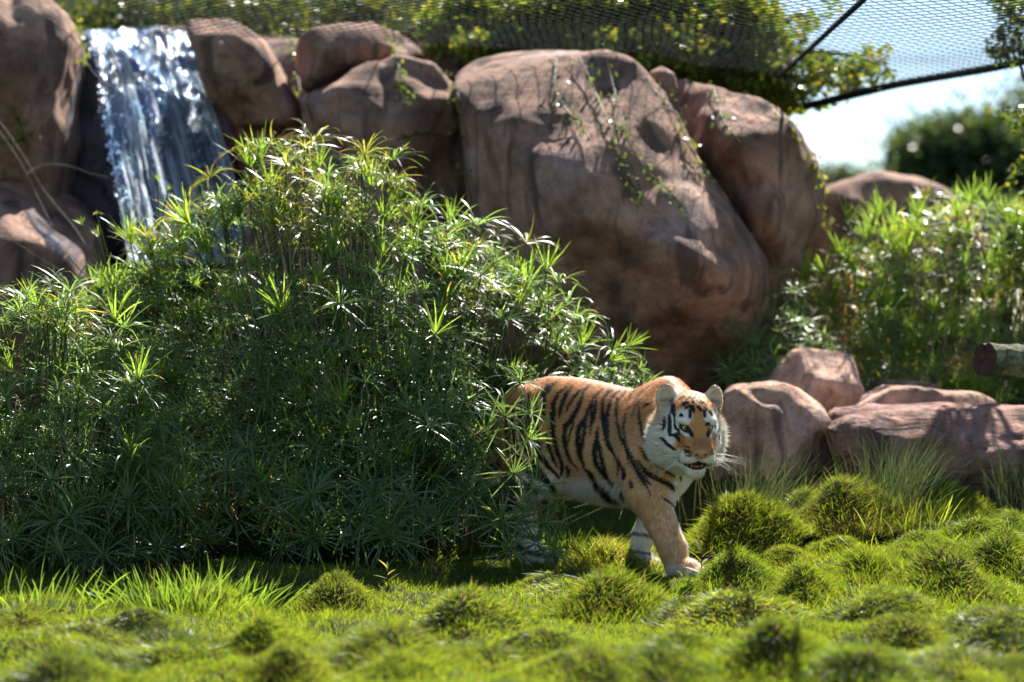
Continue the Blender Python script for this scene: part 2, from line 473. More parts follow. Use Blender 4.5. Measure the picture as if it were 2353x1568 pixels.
rock('low rounded pink rock between the pointed rock and the dark long one', [(1925, 960), (1985, 915), (2040, 888), (2100, 890), (2160, 900), (2250, 905), (2300, 935), (2310, 1020), (1930, 1020)], 14.3, 0.32, 0.08, seed=14, nf=7, q=(0.75, 0.93), h=0.025, amp=(0.012, 0.016), k=0.012, relief=0.22, mat=M_ROCK_PALE, name='rock', cat='rock')
rock('long dark layered rock with sunlit top at the right edge', [(1900, 985), (1925, 955), (2010, 945), (2150, 938), (2280, 932), (2420, 936), (2520, 980), (2520, 1170), (2160, 1170), (2080, 1130), (1960, 1100), (1908, 1040)], 13.6, 0.42, 0.16, seed=15, nf=6, q=(0.80, 0.96), h=0.025, amp=(0.05, 0.035), k=0.04, mat=M_ROCK_DARK, name='rock', cat='rock')
# wet rock behind the falling water
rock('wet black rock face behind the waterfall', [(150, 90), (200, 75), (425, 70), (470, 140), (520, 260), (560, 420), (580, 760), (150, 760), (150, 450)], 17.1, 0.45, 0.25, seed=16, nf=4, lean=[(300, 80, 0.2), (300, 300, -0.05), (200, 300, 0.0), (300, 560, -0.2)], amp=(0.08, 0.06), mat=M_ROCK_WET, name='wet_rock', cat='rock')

# ------------------------------------------------------------------ waterfall
def build_waterfall():
    ns, nt = 70, 190
    s, t = np.meshgrid(np.linspace(0, 1, ns), np.linspace(-0.10, 1, nt), indexing='ij')
    pts = np.zeros((ns, nt, 3))
    tt = np.clip(t, 0, 1)
    px = 196 + 226 * s + (100 + 68 * s) * tt ** 0.9
    lipw = 6 * np.sin(s * 9) + 4 * np.sin(s * 23 + 1)
    py = 66 + lipw * 0.4 + 540 * tt ** 1.10
    dep = 16.85 - 1.15 * tt ** 0.75
    base = np.array([P(a, b, c) for a, b, c in zip(px.ravel(), py.ravel(), dep.ravel())]).reshape(ns, nt, 3)
    back = np.clip(-t, 0, 1)
    base[:, :, 1] += back * 12.0 * 0.8
    base[:, :, 2] += back * 0.05
    nzs = fbm(s * 22, t * 5, 1.0, 4) * 0.05 + fbm(s * 60, t * 16, 5.0, 3) * 0.03 * (0.3 + tt)
    base[:, :, 1] -= nzs * (0.25 + 1.2 * tt) + 0.02 * np.abs(np.sin(s * 19 + 3 * tt)) * tt
    base[:, :, 2] += fbm(s * 30, t * 40, 9.0, 2) * 0.012 * (t <= 0.02)
    v = base.reshape(-1, 3)
    i, j = np.meshgrid(np.arange(ns - 1), np.arange(nt - 1), indexing='ij')
    a = (i * nt + j).ravel()
    q = np.stack([a, a + 1, a + nt + 1, a + nt], 1)
    N = NT('falling water')
    at = N.n('ShaderNodeAttribute', attribute_name='flow')
    sx = N.n('ShaderNodeSeparateXYZ', {'Vector': at.outputs['Vector']})
    mp = N.n('ShaderNodeMapping', {'Vector': at.outputs['Vector'], 'Scale': (25.0, 1.6, 1.0)})
    n1 = N.n('ShaderNodeTexNoise', {'Vector': mp.outputs[0], 'Scale': 1.0, 'Detail': 5.0, 'Roughness': 0.65, 'Distortion': 0.9})
    mp2 = N.n('ShaderNodeMapping', {'Vector': at.outputs['Vector'], 'Scale': (90.0, 5.0, 1.0)})
    n2 = N.n('ShaderNodeTexNoise', {'Vector': mp2.outputs[0], 'Scale': 1.0, 'Detail': 5.0, 'Roughness': 0.7, 'Distortion': 1.2})
    mp3 = N.n('ShaderNodeMapping', {'Vector': at.outputs['Vector'], 'Scale': (5.5, 0.8, 1.0)})
    n3 = N.n('ShaderNodeTexNoise', {'Vector': mp3.outputs[0], 'Scale': 1.0, 'Detail': 2.0})
    hc_ = lambda nd, lo, hi: N.ramp(nd.outputs['Fac'], [(lo, (0, 0, 0)), (hi, (1, 1, 1))])
    f = N.math('ADD', N.math('MULTIPLY', hc_(n1, 0.38, 0.62), 0.55), N.math('MULTIPLY', hc_(n2, 0.3, 0.7), 0.28))
    f = N.math('ADD', f, N.math('MULTIPLY', hc_(n3, 0.35, 0.65), 0.22))
    f = N.math('ADD', f, N.math('MULTIPLY', sx.outputs[1], 0.38))
    foam = N.ramp(f, [(0.64, (0, 0, 0)), (0.74, (0.15, 0.15, 0.15)), (0.90, (1, 1, 1))])
    # thin film: mostly see-through, with reflections; blue tints paint in the reflected sky
    bp = N.n('ShaderNodeBump', {'Height': f, 'Strength': 0.9, 'Distance': 0.05})
    tr = N.n('ShaderNodeBsdfTransparent', {'Color': (0.60, 0.76, 0.98, 1)})
    gl = N.n('ShaderNodeBsdfGlossy', {'Color': (0.70, 0.84, 1, 1), 'Roughness': 0.10, 'Normal': bp.outputs['Normal']})
    film = N.n('ShaderNodeMixShader', {'Fac': 0.14, 1: tr.outputs[0], 2: gl.outputs[0]})
    df = N.n('ShaderNodeBsdfDiffuse', {'Color': (0.82, 0.91, 1.0, 1), 'Normal': bp.outputs['Normal']})  # bluish white: cool sky light is put into the foam colour
    tl = N.n('ShaderNodeBsdfTranslucent', {'Color': (0.82, 0.91, 1.0, 1)})
    wh = N.n('ShaderNodeMixShader', {'Fac': 0.55, 1: df.outputs[0], 2: tl.outputs[0]})
    ms = N.n('ShaderNodeMixShader', {'Fac': foam, 1: film.outputs[0], 2: wh.outputs[0]})
    wm = N.out(ms.outputs[0])
    org = P(310, 70, 16.75)
    W = bpy.data.objects.new('waterfall', None); COL.objects.link(W); W.location = org.tolist()
    tag(W, 'white and blue waterfall pouring over the wet rock lip at upper left', 'waterfall')
    me = new_mesh('water_sheet', v - org, q, mat=wm)
    fa = me.attributes.new('flow', 'FLOAT_VECTOR', 'POINT')
    fl = np.stack([s + 0.02 * fbm(s * 8, t * 9, 3.3, 2), t, 0 * s], -1).reshape(-1, 3)
    fa.data.foreach_set('vector', fl.astype(np.float32).ravel())
    link('water_sheet', me, W)
    # drops torn off the sheet
    rg = np.random.default_rng(8)
    K = 1300
    strand = np.array([0.03, 0.08, 0.2, 0.34, 0.42, 0.52, 0.68, 0.78, 0.9, 0.97])
    si = np.clip(strand[rg.integers(0, len(strand), K)] + rg.normal(0, 0.012, K) + 0.02 * np.sin(strand[0] + 7 * rg.random(K)), -0.02, 1.03)
    ti = rg.random(K) ** 0.75
    ii = np.clip((si * (ns - 1)).astype(int), 0, ns - 1); jj = np.clip(((ti + 0.10) / 1.10 * (nt - 1)).astype(int), 0, nt - 1)
    c = base[ii, jj] + np.stack([rg.normal(0, 0.018, K) + (si - np.clip(si, 0, 1)) * 1.0, -np.abs(rg.normal(0.02, 0.04, K)), rg.normal(0, 0.02, K)], -1)
    oc = np.array([(1, 0, 0), (-1, 0, 0), (0, 1, 0), (0, -1, 0), (0, 0, 1.8), (0, 0, -1.8)], float)
    fo = np.array([(0, 2, 4), (2, 1, 4), (1, 3, 4), (3, 0, 4), (2, 0, 5), (1, 2, 5), (3, 1, 5), (0, 3, 5)])
    sz = 0.0025 + 0.006 * rg.random(K) ** 2.5
    dv = (c[:, None, :] + oc[None] * sz[:, None, None]).reshape(-1, 3) - org
    dfc = (fo[None] + 6 * np.arange(K)[:, None, None]).reshape(-1, 3)
    N = NT('water drops')
    b = N.n('ShaderNodeBsdfPrincipled', {'Base Color': (0.85, 0.92, 1, 1), 'Roughness': 0.05, 'Specular IOR Level': 0.8})
    t_ = N.n('ShaderNodeBsdfTranslucent', {'Color': (0.85, 0.92, 1, 1)})
    m2 = N.n('ShaderNodeMixShader', {'Fac': 0.5, 1: b.outputs[0], 2: t_.outputs[0]})
    d = link('water_drops', new_mesh('water_drops', dv, dfc, mat=N.out(m2.outputs[0])), W)
    d['kind'] = 'stuff'
build_waterfall()
# ------------------------------------------------------------------ tiger
# local frame: X forward, Y to the tiger's left, Z up
T_YAW = math.radians(-47.0)
T_ORG = np.array([0.455, 12.05, 0.012])
T_HEAD = np.array([0.849, 11.303, 0.757])

def t_head_frame():
    """head centre and its axes (forward, lateral = tiger's left, up) in the tiger's local frame"""
    wf = nrm(np.array([math.sin(math.radians(10)), -math.cos(math.radians(10)), -0.14]))   # world
    a = -T_YAW
    # world -> local
    def w2l(v):
        return np.array([v[0] * math.cos(a) - v[1] * math.sin(a), v[0] * math.sin(a) + v[1] * math.cos(a), v[2]])
    c = w2l(T_HEAD - T_ORG)
    f = nrm(w2l(wf))
    up0 = nrm(np.array(w2l(np.array([0.03, 0, 1.0]))))
    l = nrm(np.cross(up0, f))
    u = np.cross(f, l)
    return c, f, l, u

class Field:
    def __init__(self, lo, hi, h):
        self.lo = np.array(lo, float); self.h = h
        self.n = np.ceil((np.array(hi) - self.lo) / h).astype(int) + 1
        self.F = np.full(tuple(self.n), 1.0, dtype=np.float32)
        self.ax = [self.lo[i] + h * np.arange(self.n[i]) for i in range(3)]
    def box(self, lo, hi):
        s, g = [], []
        for i in range(3):
            a = max(int(math.floor((lo[i] - self.lo[i]) / self.h)), 0)
            b = min(int(math.ceil((hi[i] - self.lo[i]) / self.h)) + 1, self.n[i])
            s.append(slice(a, max(b, a)))
            g.append(self.ax[i][a:max(b, a)].astype(np.float32))
        X, Y, Z = np.meshgrid(*g, indexing='ij')
        return tuple(s), X, Y, Z
    def add(self, s, d, k):
        self.F[s] = smin(self.F[s], d, k)
    def sub(self, s, d, k):
        self.F[s] = smax(self.F[s], -d, k)
    def cone(self, a, b, ra, rb, k=0.05, sub=False, flat=None):
        """round cone a->b; flat=(axis vector, factor) squashes the section along an axis"""
        a = np.array(a, float); b = np.array(b, float)
        m = max(ra, rb) * 1.25 + 0.15
        s, X, Y, Z = self.box(np.minimum(a, b) - m, np.maximum(a, b) + m)
        ab = b - a
        px, py, pz = X - a[0], Y - a[1], Z - a[2]
        t = np.clip((px * ab[0] + py * ab[1] + pz * ab[2]) / max(ab @ ab, 1e-9), 0, 1)
        qx, qy, qz = px - t * ab[0], py - t * ab[1], pz - t * ab[2]
        if flat is not None:
            v, fct = nrm(np.array(flat[0])), flat[1]
            pr = (qx * v[0] + qy * v[1] + qz * v[2]) * (1 / fct - 1)
            qx, qy, qz = qx + pr * v[0], qy + pr * v[1], qz + pr * v[2]
        d = np.sqrt(qx * qx + qy * qy + qz * qz) - (ra + (rb - ra) * t)
        (self.sub if sub else self.add)(s, d, k)
    def ell(self, c, r, axes=None, k=0.05, sub=False):
        c = np.array(c, float); r = np.array(r, float)
        A = np.eye(3) if axes is None else np.array(axes)
        m = r.max() + 0.15
        s, X, Y, Z = self.box(c - m, c + m)
        px, py, pz = X - c[0], Y - c[1], Z - c[2]
        q = [(px * A[i, 0] + py * A[i, 1] + pz * A[i, 2]) for i in range(3)]
        k0 = np.sqrt(sum((q[i] / r[i]) ** 2 for i in range(3)))
        k1 = np.sqrt(sum((q[i] / r[i] ** 2) ** 2 for i in range(3)))
        d = k0 * (k0 - 1) / np.maximum(k1, 1e-6)
        (self.sub if sub else self.add)(s, d, k)

def tiger_field(h=0.006):
    G = Field((-1.12, -0.42, -0.02), (1.22, 0.36, 1.06), h)
    # torso: elliptical sections along X
    tx = np.array([-0.66, -0.60, -0.50, -0.36, -0.15, 0.05, 0.25, 0.40, 0.52, 0.62])
    tt = np.array([0.82, 0.895, 0.945, 0.968, 0.962, 0.935, 0.905, 0.915, 0.90, 0.84])
    tb = np.array([0.64, 0.60, 0.55, 0.50, 0.455, 0.405, 0.365, 0.37, 0.42, 0.54])
    tw = np.array([0.06, 0.11, 0.155, 0.180, 0.198, 0.212, 0.208, 0.180, 0.13, 0.07])
    s, X, Y, Z = G.box((-0.85, -0.42, 0.20), (0.85, 0.36, 1.06))
    Xc = np.clip(X[:, 0, 0], tx[0], tx[-1])
    def itp(v):   # smooth interpolation (monotone enough)
        return np.interp(Xc, tx, v)
    def sm(v):
        w = itp(v); kk = np.ones(13) / 13
        return np.convolve(np.pad(w, 6, mode='edge'), kk, 'valid')
    top, bot, wid = sm(tt), sm(tb), sm(tw)
    zc = ((top + bot) / 2)[:, None, None]; hz = ((top - bot) / 2)[:, None, None]; wy = wid[:, None, None]
    qz = (Z - zc) / hz
    # upper half narrower than the lower ribs
    wyy = wy * (1 - 0.16 * np.clip(qz, 0, 1) ** 2)
    rr = np.sqrt((Y / wyy) ** 2 + qz ** 2)
    d = (rr - 1) * np.minimum(wyy, hz)
    dx = np.abs(X - np.clip(X, tx[0], tx[-1]))
    d = np.where(dx > 0, np.sqrt(np.maximum(d, 0) ** 2 + dx ** 2) + np.minimum(d, 0), d)
    G.add(s, d.astype(np.float32), 0.05)
    # spine crest at the withers, scapulae
    for sy in (-1, 1):
        back, yy = (0.0, 0.145) if sy < 0 else (0.09, 0.10)
        G.cone((0.52 - back, 0.06 * sy, 0.915), (0.42 - back, yy * sy, 0.66), 0.05, 0.10, k=0.08)
        G.ell((0.44 - back, yy * sy, 0.60), (0.13, 0.065, 0.20), k=0.08)           # shoulder muscle
        G.ell((-0.45, 0.13 * sy, 0.66), (0.19, 0.085, 0.24), k=0.09)         # thigh
    # neck
    hc, hf, hl, hu = t_head_frame()
    nb = hc - hf * 0.12 - hu * 0.02
    G.cone((0.44, -0.01, 0.75), nb + hu * 0.015 - hl * 0.01, 0.185, 0.135, k=0.10)
    G.cone((0.45, -0.04, 0.60), hc - hf * 0.11 - hu * 0.10 - hl * 0.03, 0.14, 0.09, k=0.09)   # throat / chest
    G.ell((0.50, -0.05, 0.57), (0.11, 0.10, 0.17), k=0.09)                      # brisket
    # right foreleg (planted forward)
    G.cone((0.45, -0.145, 0.60), (0.47, -0.150, 0.42), 0.118, 0.098, k=0.08)
    G.cone((0.47, -0.150, 0.42), (0.595, -0.105, 0.15), 0.094, 0.064, k=0.05)
    G.cone((0.595, -0.105, 0.15), (0.62, -0.100, 0.055), 0.060, 0.056, k=0.04)
    paw(G, (0.672, -0.100, 0.050), 1.18)
    # left foreleg (behind)
    G.cone((0.36, 0.095, 0.60), (0.31, 0.115, 0.43), 0.100, 0.082, k=0.08)
    G.cone((0.31, 0.115, 0.43), (0.195, 0.105, 0.17), 0.078, 0.050, k=0.05)
    G.cone((0.195, 0.105, 0.17), (0.155, 0.102, 0.055), 0.050, 0.048, k=0.04)
    paw(G, (0.20, 0.102, 0.042))
    # right hind leg
    G.cone((-0.42, -0.14, 0.62), (-0.27, -0.165, 0.45), 0.135, 0.088, k=0.08)
    G.cone((-0.27, -0.165, 0.45), (-0.42, -0.145, 0.27), 0.085, 0.050, k=0.05)
    G.cone((-0.42, -0.145, 0.27), (-0.345, -0.140, 0.06), 0.048, 0.045, k=0.035)
    paw(G, (-0.30, -0.140, 0.042))
    # left hind leg (trailing)
    G.cone((-0.46, 0.13, 0.62), (-0.42, 0.160, 0.43), 0.135, 0.088, k=0.08)
    G.cone((-0.42, 0.160, 0.43), (-0.68, 0.135, 0.29), 0.082, 0.050, k=0.05)
    G.cone((-0.68, 0.135, 0.29), (-0.70, 0.130, 0.06), 0.048, 0.045, k=0.035)
    paw(G, (-0.655, 0.130, 0.042))
    # belly pouch
    G.ell((0.0, 0, 0.44), (0.26, 0.10, 0.075), k=0.08)
    # tail
    tp = [(-0.62, 0, 0.80), (-0.76, 0.0, 0.66), (-0.83, 0.02, 0.48), (-0.89, 0.05, 0.33), (-0.99, 0.09, 0.27), (-1.06, 0.10, 0.31)]
    for i in range(len(tp) - 1):
        G.cone(tp[i], tp[i + 1], 0.048 - 0.004 * i, 0.044 - 0.004 * i, k=0.03)
    # ---- head
    A = np.array([hf, hl, hu])
    H = lambda f, l, u: hc + hf * f + hl * l + hu * u
    G.ell(H(-0.02, 0, 0.05), (0.150, 0.132, 0.128), A, k=0.05)
    G.ell(H(0.055, 0, 0.085), (0.085, 0.085, 0.065), A, k=0.05)
    for s_ in (-1, 1):
        G.ell(H(0.045, 0.082 * s_, -0.045), (0.085, 0.058, 0.08), A, k=0.04)
        G.ell(H(-0.055, 0.122 * s_, -0.055), (0.075, 0.060, 0.125), A, k=0.05)
        G.cone(H(0.095, 0.022 * s_, 0.055), H(0.190, 0.026 * s_, -0.050), 0.050, 0.041, k=0.03)
        G.ell(H(0.170, 0.041 * s_, -0.098), (0.058, 0.043, 0.045), A, k=0.025)
        G.ell(H(0.108, 0.064 * s_, 0.066), (0.038, 0.036, 0.020), A, k=0.02)
    G.ell(H(0.222, 0, -0.068), (0.022, 0.036, 0.024), A, k=0.02)
    G.cone(H(-0.02, 0, -0.125), H(0.135, 0, -0.165), 0.075, 0.042, k=0.04)
    G.ell(H(0.148, 0, -0.170), (0.036, 0.042, 0.036), A, k=0.02)
    G.ell(H(-0.06, 0, -0.10), (0.12, 0.12, 0.11), A, k=0.06)
    # open mouth
    G.ell(H(0.195, 0, -0.139), (0.090, 0.044, 0.015), A, k=0.012, sub=True)
    for s_ in (-1, 1):
        # ears: cupped discs
        ea = nrm(hf * 0.92 + hl * 0.40 * s_)
        el = nrm(hl - ea * (hl @ ea)); eu = np.cross(ea, el)
        EA = np.array([ea, el, eu])
        G.ell(H(-0.035, 0.118 * s_, 0.142), (0.024, 0.049, 0.068), EA, k=0.035)
        G.ell(H(-0.035, 0.118 * s_, 0.152) + ea * 0.023, (0.024, 0.035, 0.046), EA, k=0.012, sub=True)
        # eye sockets
        G.ell(H(0.148, 0.061 * s_, 0.031), (0.022, 0.0175, 0.0135), A, k=0.008, sub=True)
    return G

def paw(G, c, g=1.0):
    c = np.array(c)
    G.ell(c + (0.0, 0, 0.005), (0.075 * g, 0.056 * g, 0.045 * g), k=0.03)
    for j, y in enumerate((-0.038, -0.013, 0.013, 0.038)):
        G.ell(c + ((0.062 - 0.012 * (abs(y) > 0.03)) * g, y * g, -0.008), (0.028 * g, 0.0165 * g, 0.026 * g), k=0.010)
    
def tiger_mesh_arrays(h=0.006):
    G = tiger_field(h)
    v, q = surface_nets(G.F, G.lo, h)
    # keep the largest piece only is not needed: every limb overlaps the trunk
    return v, q
# stripe curves in the tiger frame: (half width mm, [points mm])
T_BODY = [(9.2,[[-152,-94,921],[-164,-111,906],[-179,-126,891],[-176,-145,865],[-177,-162,839],[-161,-181,799],[-153,-193,758],[-143,-198,713],[-141,-196,668],[-132,-191,631],[-129,-179,593],[-126,-166,562],[-131,-146,531],[-154,-127,503],[-162,-123,476]]),(7.7,[[-118,-90,922],[-117,-113,902],[-119,-131,882],[-114,-152,854],[-113,-168,826],[-108,-182,797],[-107,-192,767]]),(6.2,[[-51,-92,912],[-52,-115,892],[-57,-134,872],[-59,-150,852],[-64,-164,831],[-64,-172,816],[-64,-179,802]]),(8.5,[[-12,-115,888],[1,-144,855],[8,-166,822],[0,-183,793],[-12,-194,763],[-30,-199,745],[-51,-202,728],[-52,-205,700],[-57,-204,672],[-53,-201,638],[-53,-193,604],[-44,-185,576],[-38,-174,548],[-17,-168,530],[2,-161,512]]),(4.6,[[7,-197,756],[-1,-205,722],[-14,-207,688],[-23,-206,658],[-35,-201,628]]),(9.2,[[73,-160,824],[79,-177,795],[82,-191,766],[68,-199,745],[52,-205,724],[51,-210,693],[45,-211,661],[50,-208,624],[51,-200,587],[58,-192,559],[61,-181,530],[70,-168,506],[77,-154,482]]),(6.2,[[90,-190,766],[93,-200,737],[92,-207,707],[89,-211,678],[81,-211,648],[73,-208,617],[61,-201,587]]),(4.6,[[60,-116,878],[76,-139,851],[89,-158,824],[107,-174,796],[122,-187,767],[130,-201,727],[131,-208,687]]),(5.4,[[87,-119,872],[109,-146,838],[126,-167,803],[133,-187,764],[134,-201,723]]),(8.5,[[175,-197,728],[179,-205,697],[180,-209,666],[171,-209,636],[159,-207,606],[162,-202,577],[161,-193,547],[176,-185,521],[188,-173,496],[218,-164,474],[244,-151,453]]),(6.9,[[194,-208,667],[201,-209,630],[205,-205,594],[212,-198,557],[213,-186,519],[217,-174,493],[218,-159,467]]),(7.7,[[129,-110,872],[151,-136,842],[169,-157,812],[192,-176,776],[211,-190,740],[237,-201,698],[256,-206,654],[284,-210,626],[332,-236,600],[357,-247,580],[375,-251,559],[350,-229,532],[308,-190,502]]),(7.7,[[379,-258,582],[401,-259,550],[421,-258,518],[406,-250,501],[386,-237,483]]),(6.2,[[176,-109,866],[192,-132,840],[204,-152,813],[218,-169,784],[228,-183,755],[245,-193,725],[258,-201,695]]),(5.4,[[211,-89,878],[238,-121,850],[258,-148,822],[282,-170,794],[307,-194,766],[354,-228,728],[396,-257,691],[421,-268,671],[442,-274,650],[454,-276,607],[458,-269,564]]),(5.0,[[390,-191,841],[390,-206,816],[384,-216,791],[389,-227,766],[394,-237,741],[416,-255,710],[434,-267,678],[451,-274,650],[464,-276,622],[477,-272,590],[487,-265,558],[502,-257,533],[516,-249,508],[533,-238,491],[549,-226,473]]),(4.6,[[466,-207,851],[486,-226,823],[500,-238,795],[516,-246,767],[529,-252,739],[546,-257,711],[561,-259,683],[575,-260,666],[650,-325,653]]),(3.1,[[452,-229,801],[448,-220,822],[440,-206,843],[453,-194,865],[457,-172,886]]),(4.6,[[193,28,910],[207,-8,911],[223,-51,899],[237,-89,878],[238,-114,857]]),(4.6,[[333,-44,934],[323,-69,921],[316,-94,903],[339,-138,875],[350,-169,847]]),(4.6,[[443,-79,953],[436,-111,933],[416,-129,913],[417,-157,888],[419,-185,864]]),(3.8,[[563,-209,868],[544,-213,861],[524,-215,853],[514,-221,842],[503,-225,831]]),(5.4,[[72,-57,918],[75,-81,904],[74,-101,889],[74,-112,880],[73,-121,871]]),(5.4,[[131,-42,916],[133,-68,903],[130,-88,891],[132,-101,880],[134,-113,869]]),(5.4,[[-21,-48,935],[-21,-70,924],[-24,-87,913],[-20,-103,900],[-17,-116,888]]),(4.6,[[169,-17,916],[178,-53,904],[175,-76,891],[179,-93,879],[180,-108,866]]),(7.7,[[-299,-83,933],[-288,-108,911],[-282,-130,889],[-258,-153,856],[-241,-171,823],[-229,-182,793],[-221,-190,763]]),(7.7,[[-319,-123,903],[-307,-152,873],[-304,-173,844],[-289,-190,799],[-281,-200,754],[-272,-204,716],[-265,-206,679],[-255,-206,634],[-245,-207,589],[-220,-196,552],[-192,-187,515],[-174,-167,488],[-167,-137,461]]),(5.4,[[-265,-200,732],[-256,-201,698],[-248,-200,664],[-241,-198,638],[-235,-196,612]]),(6.2,[[-199,-194,689],[-193,-190,655],[-190,-182,620],[-185,-170,582],[-182,-156,544],[-177,-149,527],[-172,-143,510]]),(6.9,[[-258,-65,945],[-261,-84,932],[-266,-99,919],[-259,-114,904],[-254,-127,889]]),(6.9,[[-366,-151,895],[-350,-177,858],[-344,-194,820],[-329,-205,779],[-315,-215,738],[-303,-219,701],[-292,-222,663]]),(7.7,[[-400,-177,872],[-390,-194,834],[-384,-208,797],[-366,-223,756],[-348,-236,715],[-331,-240,678],[-315,-241,640],[-300,-240,611],[-285,-239,581],[-268,-236,555],[-247,-236,530],[-218,-233,501],[-195,-226,471],[-184,-215,452],[-179,-199,433],[-177,-168,416],[-200,-114,396]]),(6.2,[[-266,-251,514],[-244,-251,493],[-224,-250,471],[-204,-238,456],[-189,-221,441]]),(6.9,[[-439,-193,840],[-429,-210,795],[-415,-231,750],[-388,-252,706],[-371,-262,662],[-352,-262,617],[-333,-261,572],[-305,-256,535],[-271,-257,499],[-253,-261,466],[-242,-258,433]]),(6.2,[[-477,-199,816],[-467,-217,771],[-448,-242,727],[-412,-268,672],[-399,-272,615],[-376,-268,571],[-354,-262,526]]),(6.9,[[-289,-261,438],[-267,-261,428],[-250,-256,417],[-238,-247,406],[-229,-235,395]]),(7.7,[[-215,-211,383],[-216,-187,370],[-238,-142,355],[-492,132,316],[-487,153,315]]),(5.8,[[-560,148,285],[-547,159,292]]),(5.4,[[-268,-197,345],[-280,-160,327],[-601,171,278]]),(5.4,[[-329,-161,286],[-659,177,241],[-334,-124,289]]),(5.8,[[525,-263,653],[548,-258,625],[565,-247,597],[591,-233,581],[613,-215,565],[623,-189,547],[625,-155,527],[624,-137,516],[622,-118,504]]),(6.9,[[517,-260,581],[535,-247,550],[550,-232,520],[572,-208,504],[588,-178,487],[595,-154,476],[599,-127,465],[596,-107,448],[590,-84,432]]),(3.5,[[479,-274,623],[492,-266,573],[503,-255,522],[522,-245,490],[541,-233,458],[550,-227,439],[557,-219,419]]),(3.1,[[503,-266,587],[513,-256,552],[524,-246,516],[542,-233,490],[558,-218,464]]),(3.1,[[590,-253,627],[686,-328,616],[697,-315,598],[700,-297,587],[645,-218,570]]),(3.1,[[583,-173,407],[589,-148,392],[589,-116,376],[574,-78,358],[571,-73,341]]),(3.1,[[766,-284,582],[754,-253,561],[644,-118,530]]),(3.1,[[634,-96,511],[627,-82,497],[621,-68,483]]),(21.5,[[148,-106,405],[152,-94,393],[151,-78,381]]),(11.5,[[270,-126,424],[264,-106,404],[405,-238,400]]),(11.5,[[95,-142,460],[111,-132,441],[126,-121,423]]),(9.2,[[-88,-148,522],[-107,-128,497],[-119,-114,474]]),(5.4,[[461,-259,473],[465,-259,465],[469,-259,456]]),(10.0,[[85,-165,497],[93,-156,483],[100,-148,468]])]
T_FACE = [(5.3,[[867,-268,920],[879,-269,916],[890,-269,911],[903,-287,899],[912,-301,887],[924,-304,875],[934,-305,863]]),(5.7,[[824,-324,890],[837,-315,899],[846,-302,909],[856,-292,913],[864,-280,916]]),(5.3,[[882,-284,910],[878,-299,904],[871,-311,898]]),(7.5,[[870,-342,864],[877,-336,871],[883,-329,878],[888,-322,883],[891,-315,888]]),(4.6,[[880,-266,916],[895,-250,913],[904,-225,909],[913,-217,902],[918,-204,895]]),(6.7,[[923,-282,888],[932,-273,884],[939,-261,880],[946,-254,874],[951,-245,867]]),(4.6,[[892,-346,845],[897,-341,852],[901,-335,859],[908,-328,864],[915,-320,868]]),(3.5,[[946,-276,868],[953,-269,860],[959,-262,852],[963,-257,843],[966,-252,834]]),(6.0,[[921,-321,859],[925,-323,853],[929,-324,846]]),(5.0,[[942,-297,859],[947,-296,852],[952,-293,844]]),(3.9,[[920,-335,839],[924,-337,825],[927,-340,811]]),(3.9,[[961,-275,838],[964,-278,826],[966,-280,814]]),(2.1,[[936,-317,844],[937,-320,836],[937,-323,829]]),(2.1,[[797,-285,924],[803,-271,926],[813,-261,929],[833,-262,927],[849,-259,926]]),(2.1,[[868,-253,923],[868,-235,925],[861,-209,927],[860,-187,924],[866,-173,921]]),(5.3,[[881,-354,835],[883,-360,828],[886,-366,821],[897,-363,819],[906,-358,817]]),(5.3,[[968,-241,831],[971,-237,826],[974,-233,822]]),(7.5,[[810,-337,869],[818,-345,856],[824,-350,843],[830,-353,832],[835,-355,821]]),(4.6,[[841,-358,816],[845,-359,802],[845,-356,788]]),(6.4,[[807,-351,822],[806,-352,804],[808,-356,787],[812,-361,770],[817,-368,753],[826,-375,736],[832,-378,718]]),(4.3,[[831,-377,725],[844,-376,724],[855,-372,723],[863,-368,718],[870,-362,712],[873,-358,700],[874,-352,688]]),(5.3,[[771,-347,801],[772,-350,786],[773,-354,772],[773,-358,756],[772,-361,740]]),(4.6,[[763,-362,706],[776,-366,701],[791,-371,695],[805,-374,687],[816,-374,679],[831,-372,671],[843,-364,662],[852,-353,655],[856,-336,648]]),(3.5,[[872,-363,793],[877,-358,785],[883,-355,777],[889,-347,772],[896,-340,767],[905,-338,764],[932,-354,762]]),(4.3,[[980,-281,775],[979,-273,776],[963,-248,776]]),(3.5,[[844,-359,771],[849,-360,762],[854,-361,754],[862,-359,749],[870,-357,744]]),(2.5,[[862,-365,733],[869,-360,730],[877,-355,726]]),(5.7,[[943,-196,860],[947,-192,846],[946,-181,832]]),(3.2,[[942,-173,821],[920,-141,802],[913,-125,783],[919,-129,766],[932,-141,749],[962,-184,733],[967,-200,716]]),(2.5,[[930,-191,877],[926,-163,855],[887,-96,831],[889,-89,806],[896,-88,781]]),(3.5,[[959,-208,780],[953,-195,767],[956,-192,755]]),(4.6,[[957,-164,723],[963,-172,715],[965,-178,708]]),(2.1,[[911,-372,674],[950,-385,672],[970,-380,668]]),(2.5,[[923,-384,659],[956,-385,655],[979,-374,650]]),(2.5,[[932,-389,644],[961,-383,643],[980,-367,640]]),(2.1,[[942,-389,631],[964,-380,630],[976,-360,629]]),(2.3,[[958,-196,664],[1016,-278,663],[1020,-300,657]]),(2.3,[[946,-183,648],[1018,-283,651],[1018,-304,646]]),(2.1,[[1008,-256,640],[1019,-289,638],[1015,-306,635]])]
def vert_normals(v, q):
    a, b, c, d = v[q[:, 0]], v[q[:, 1]], v[q[:, 2]], v[q[:, 3]]
    fn = np.cross(c - a, d - b)
    n = np.zeros_like(v)
    for i in range(4):
        np.add.at(n, q[:, i], fn)
    return nrm(n)

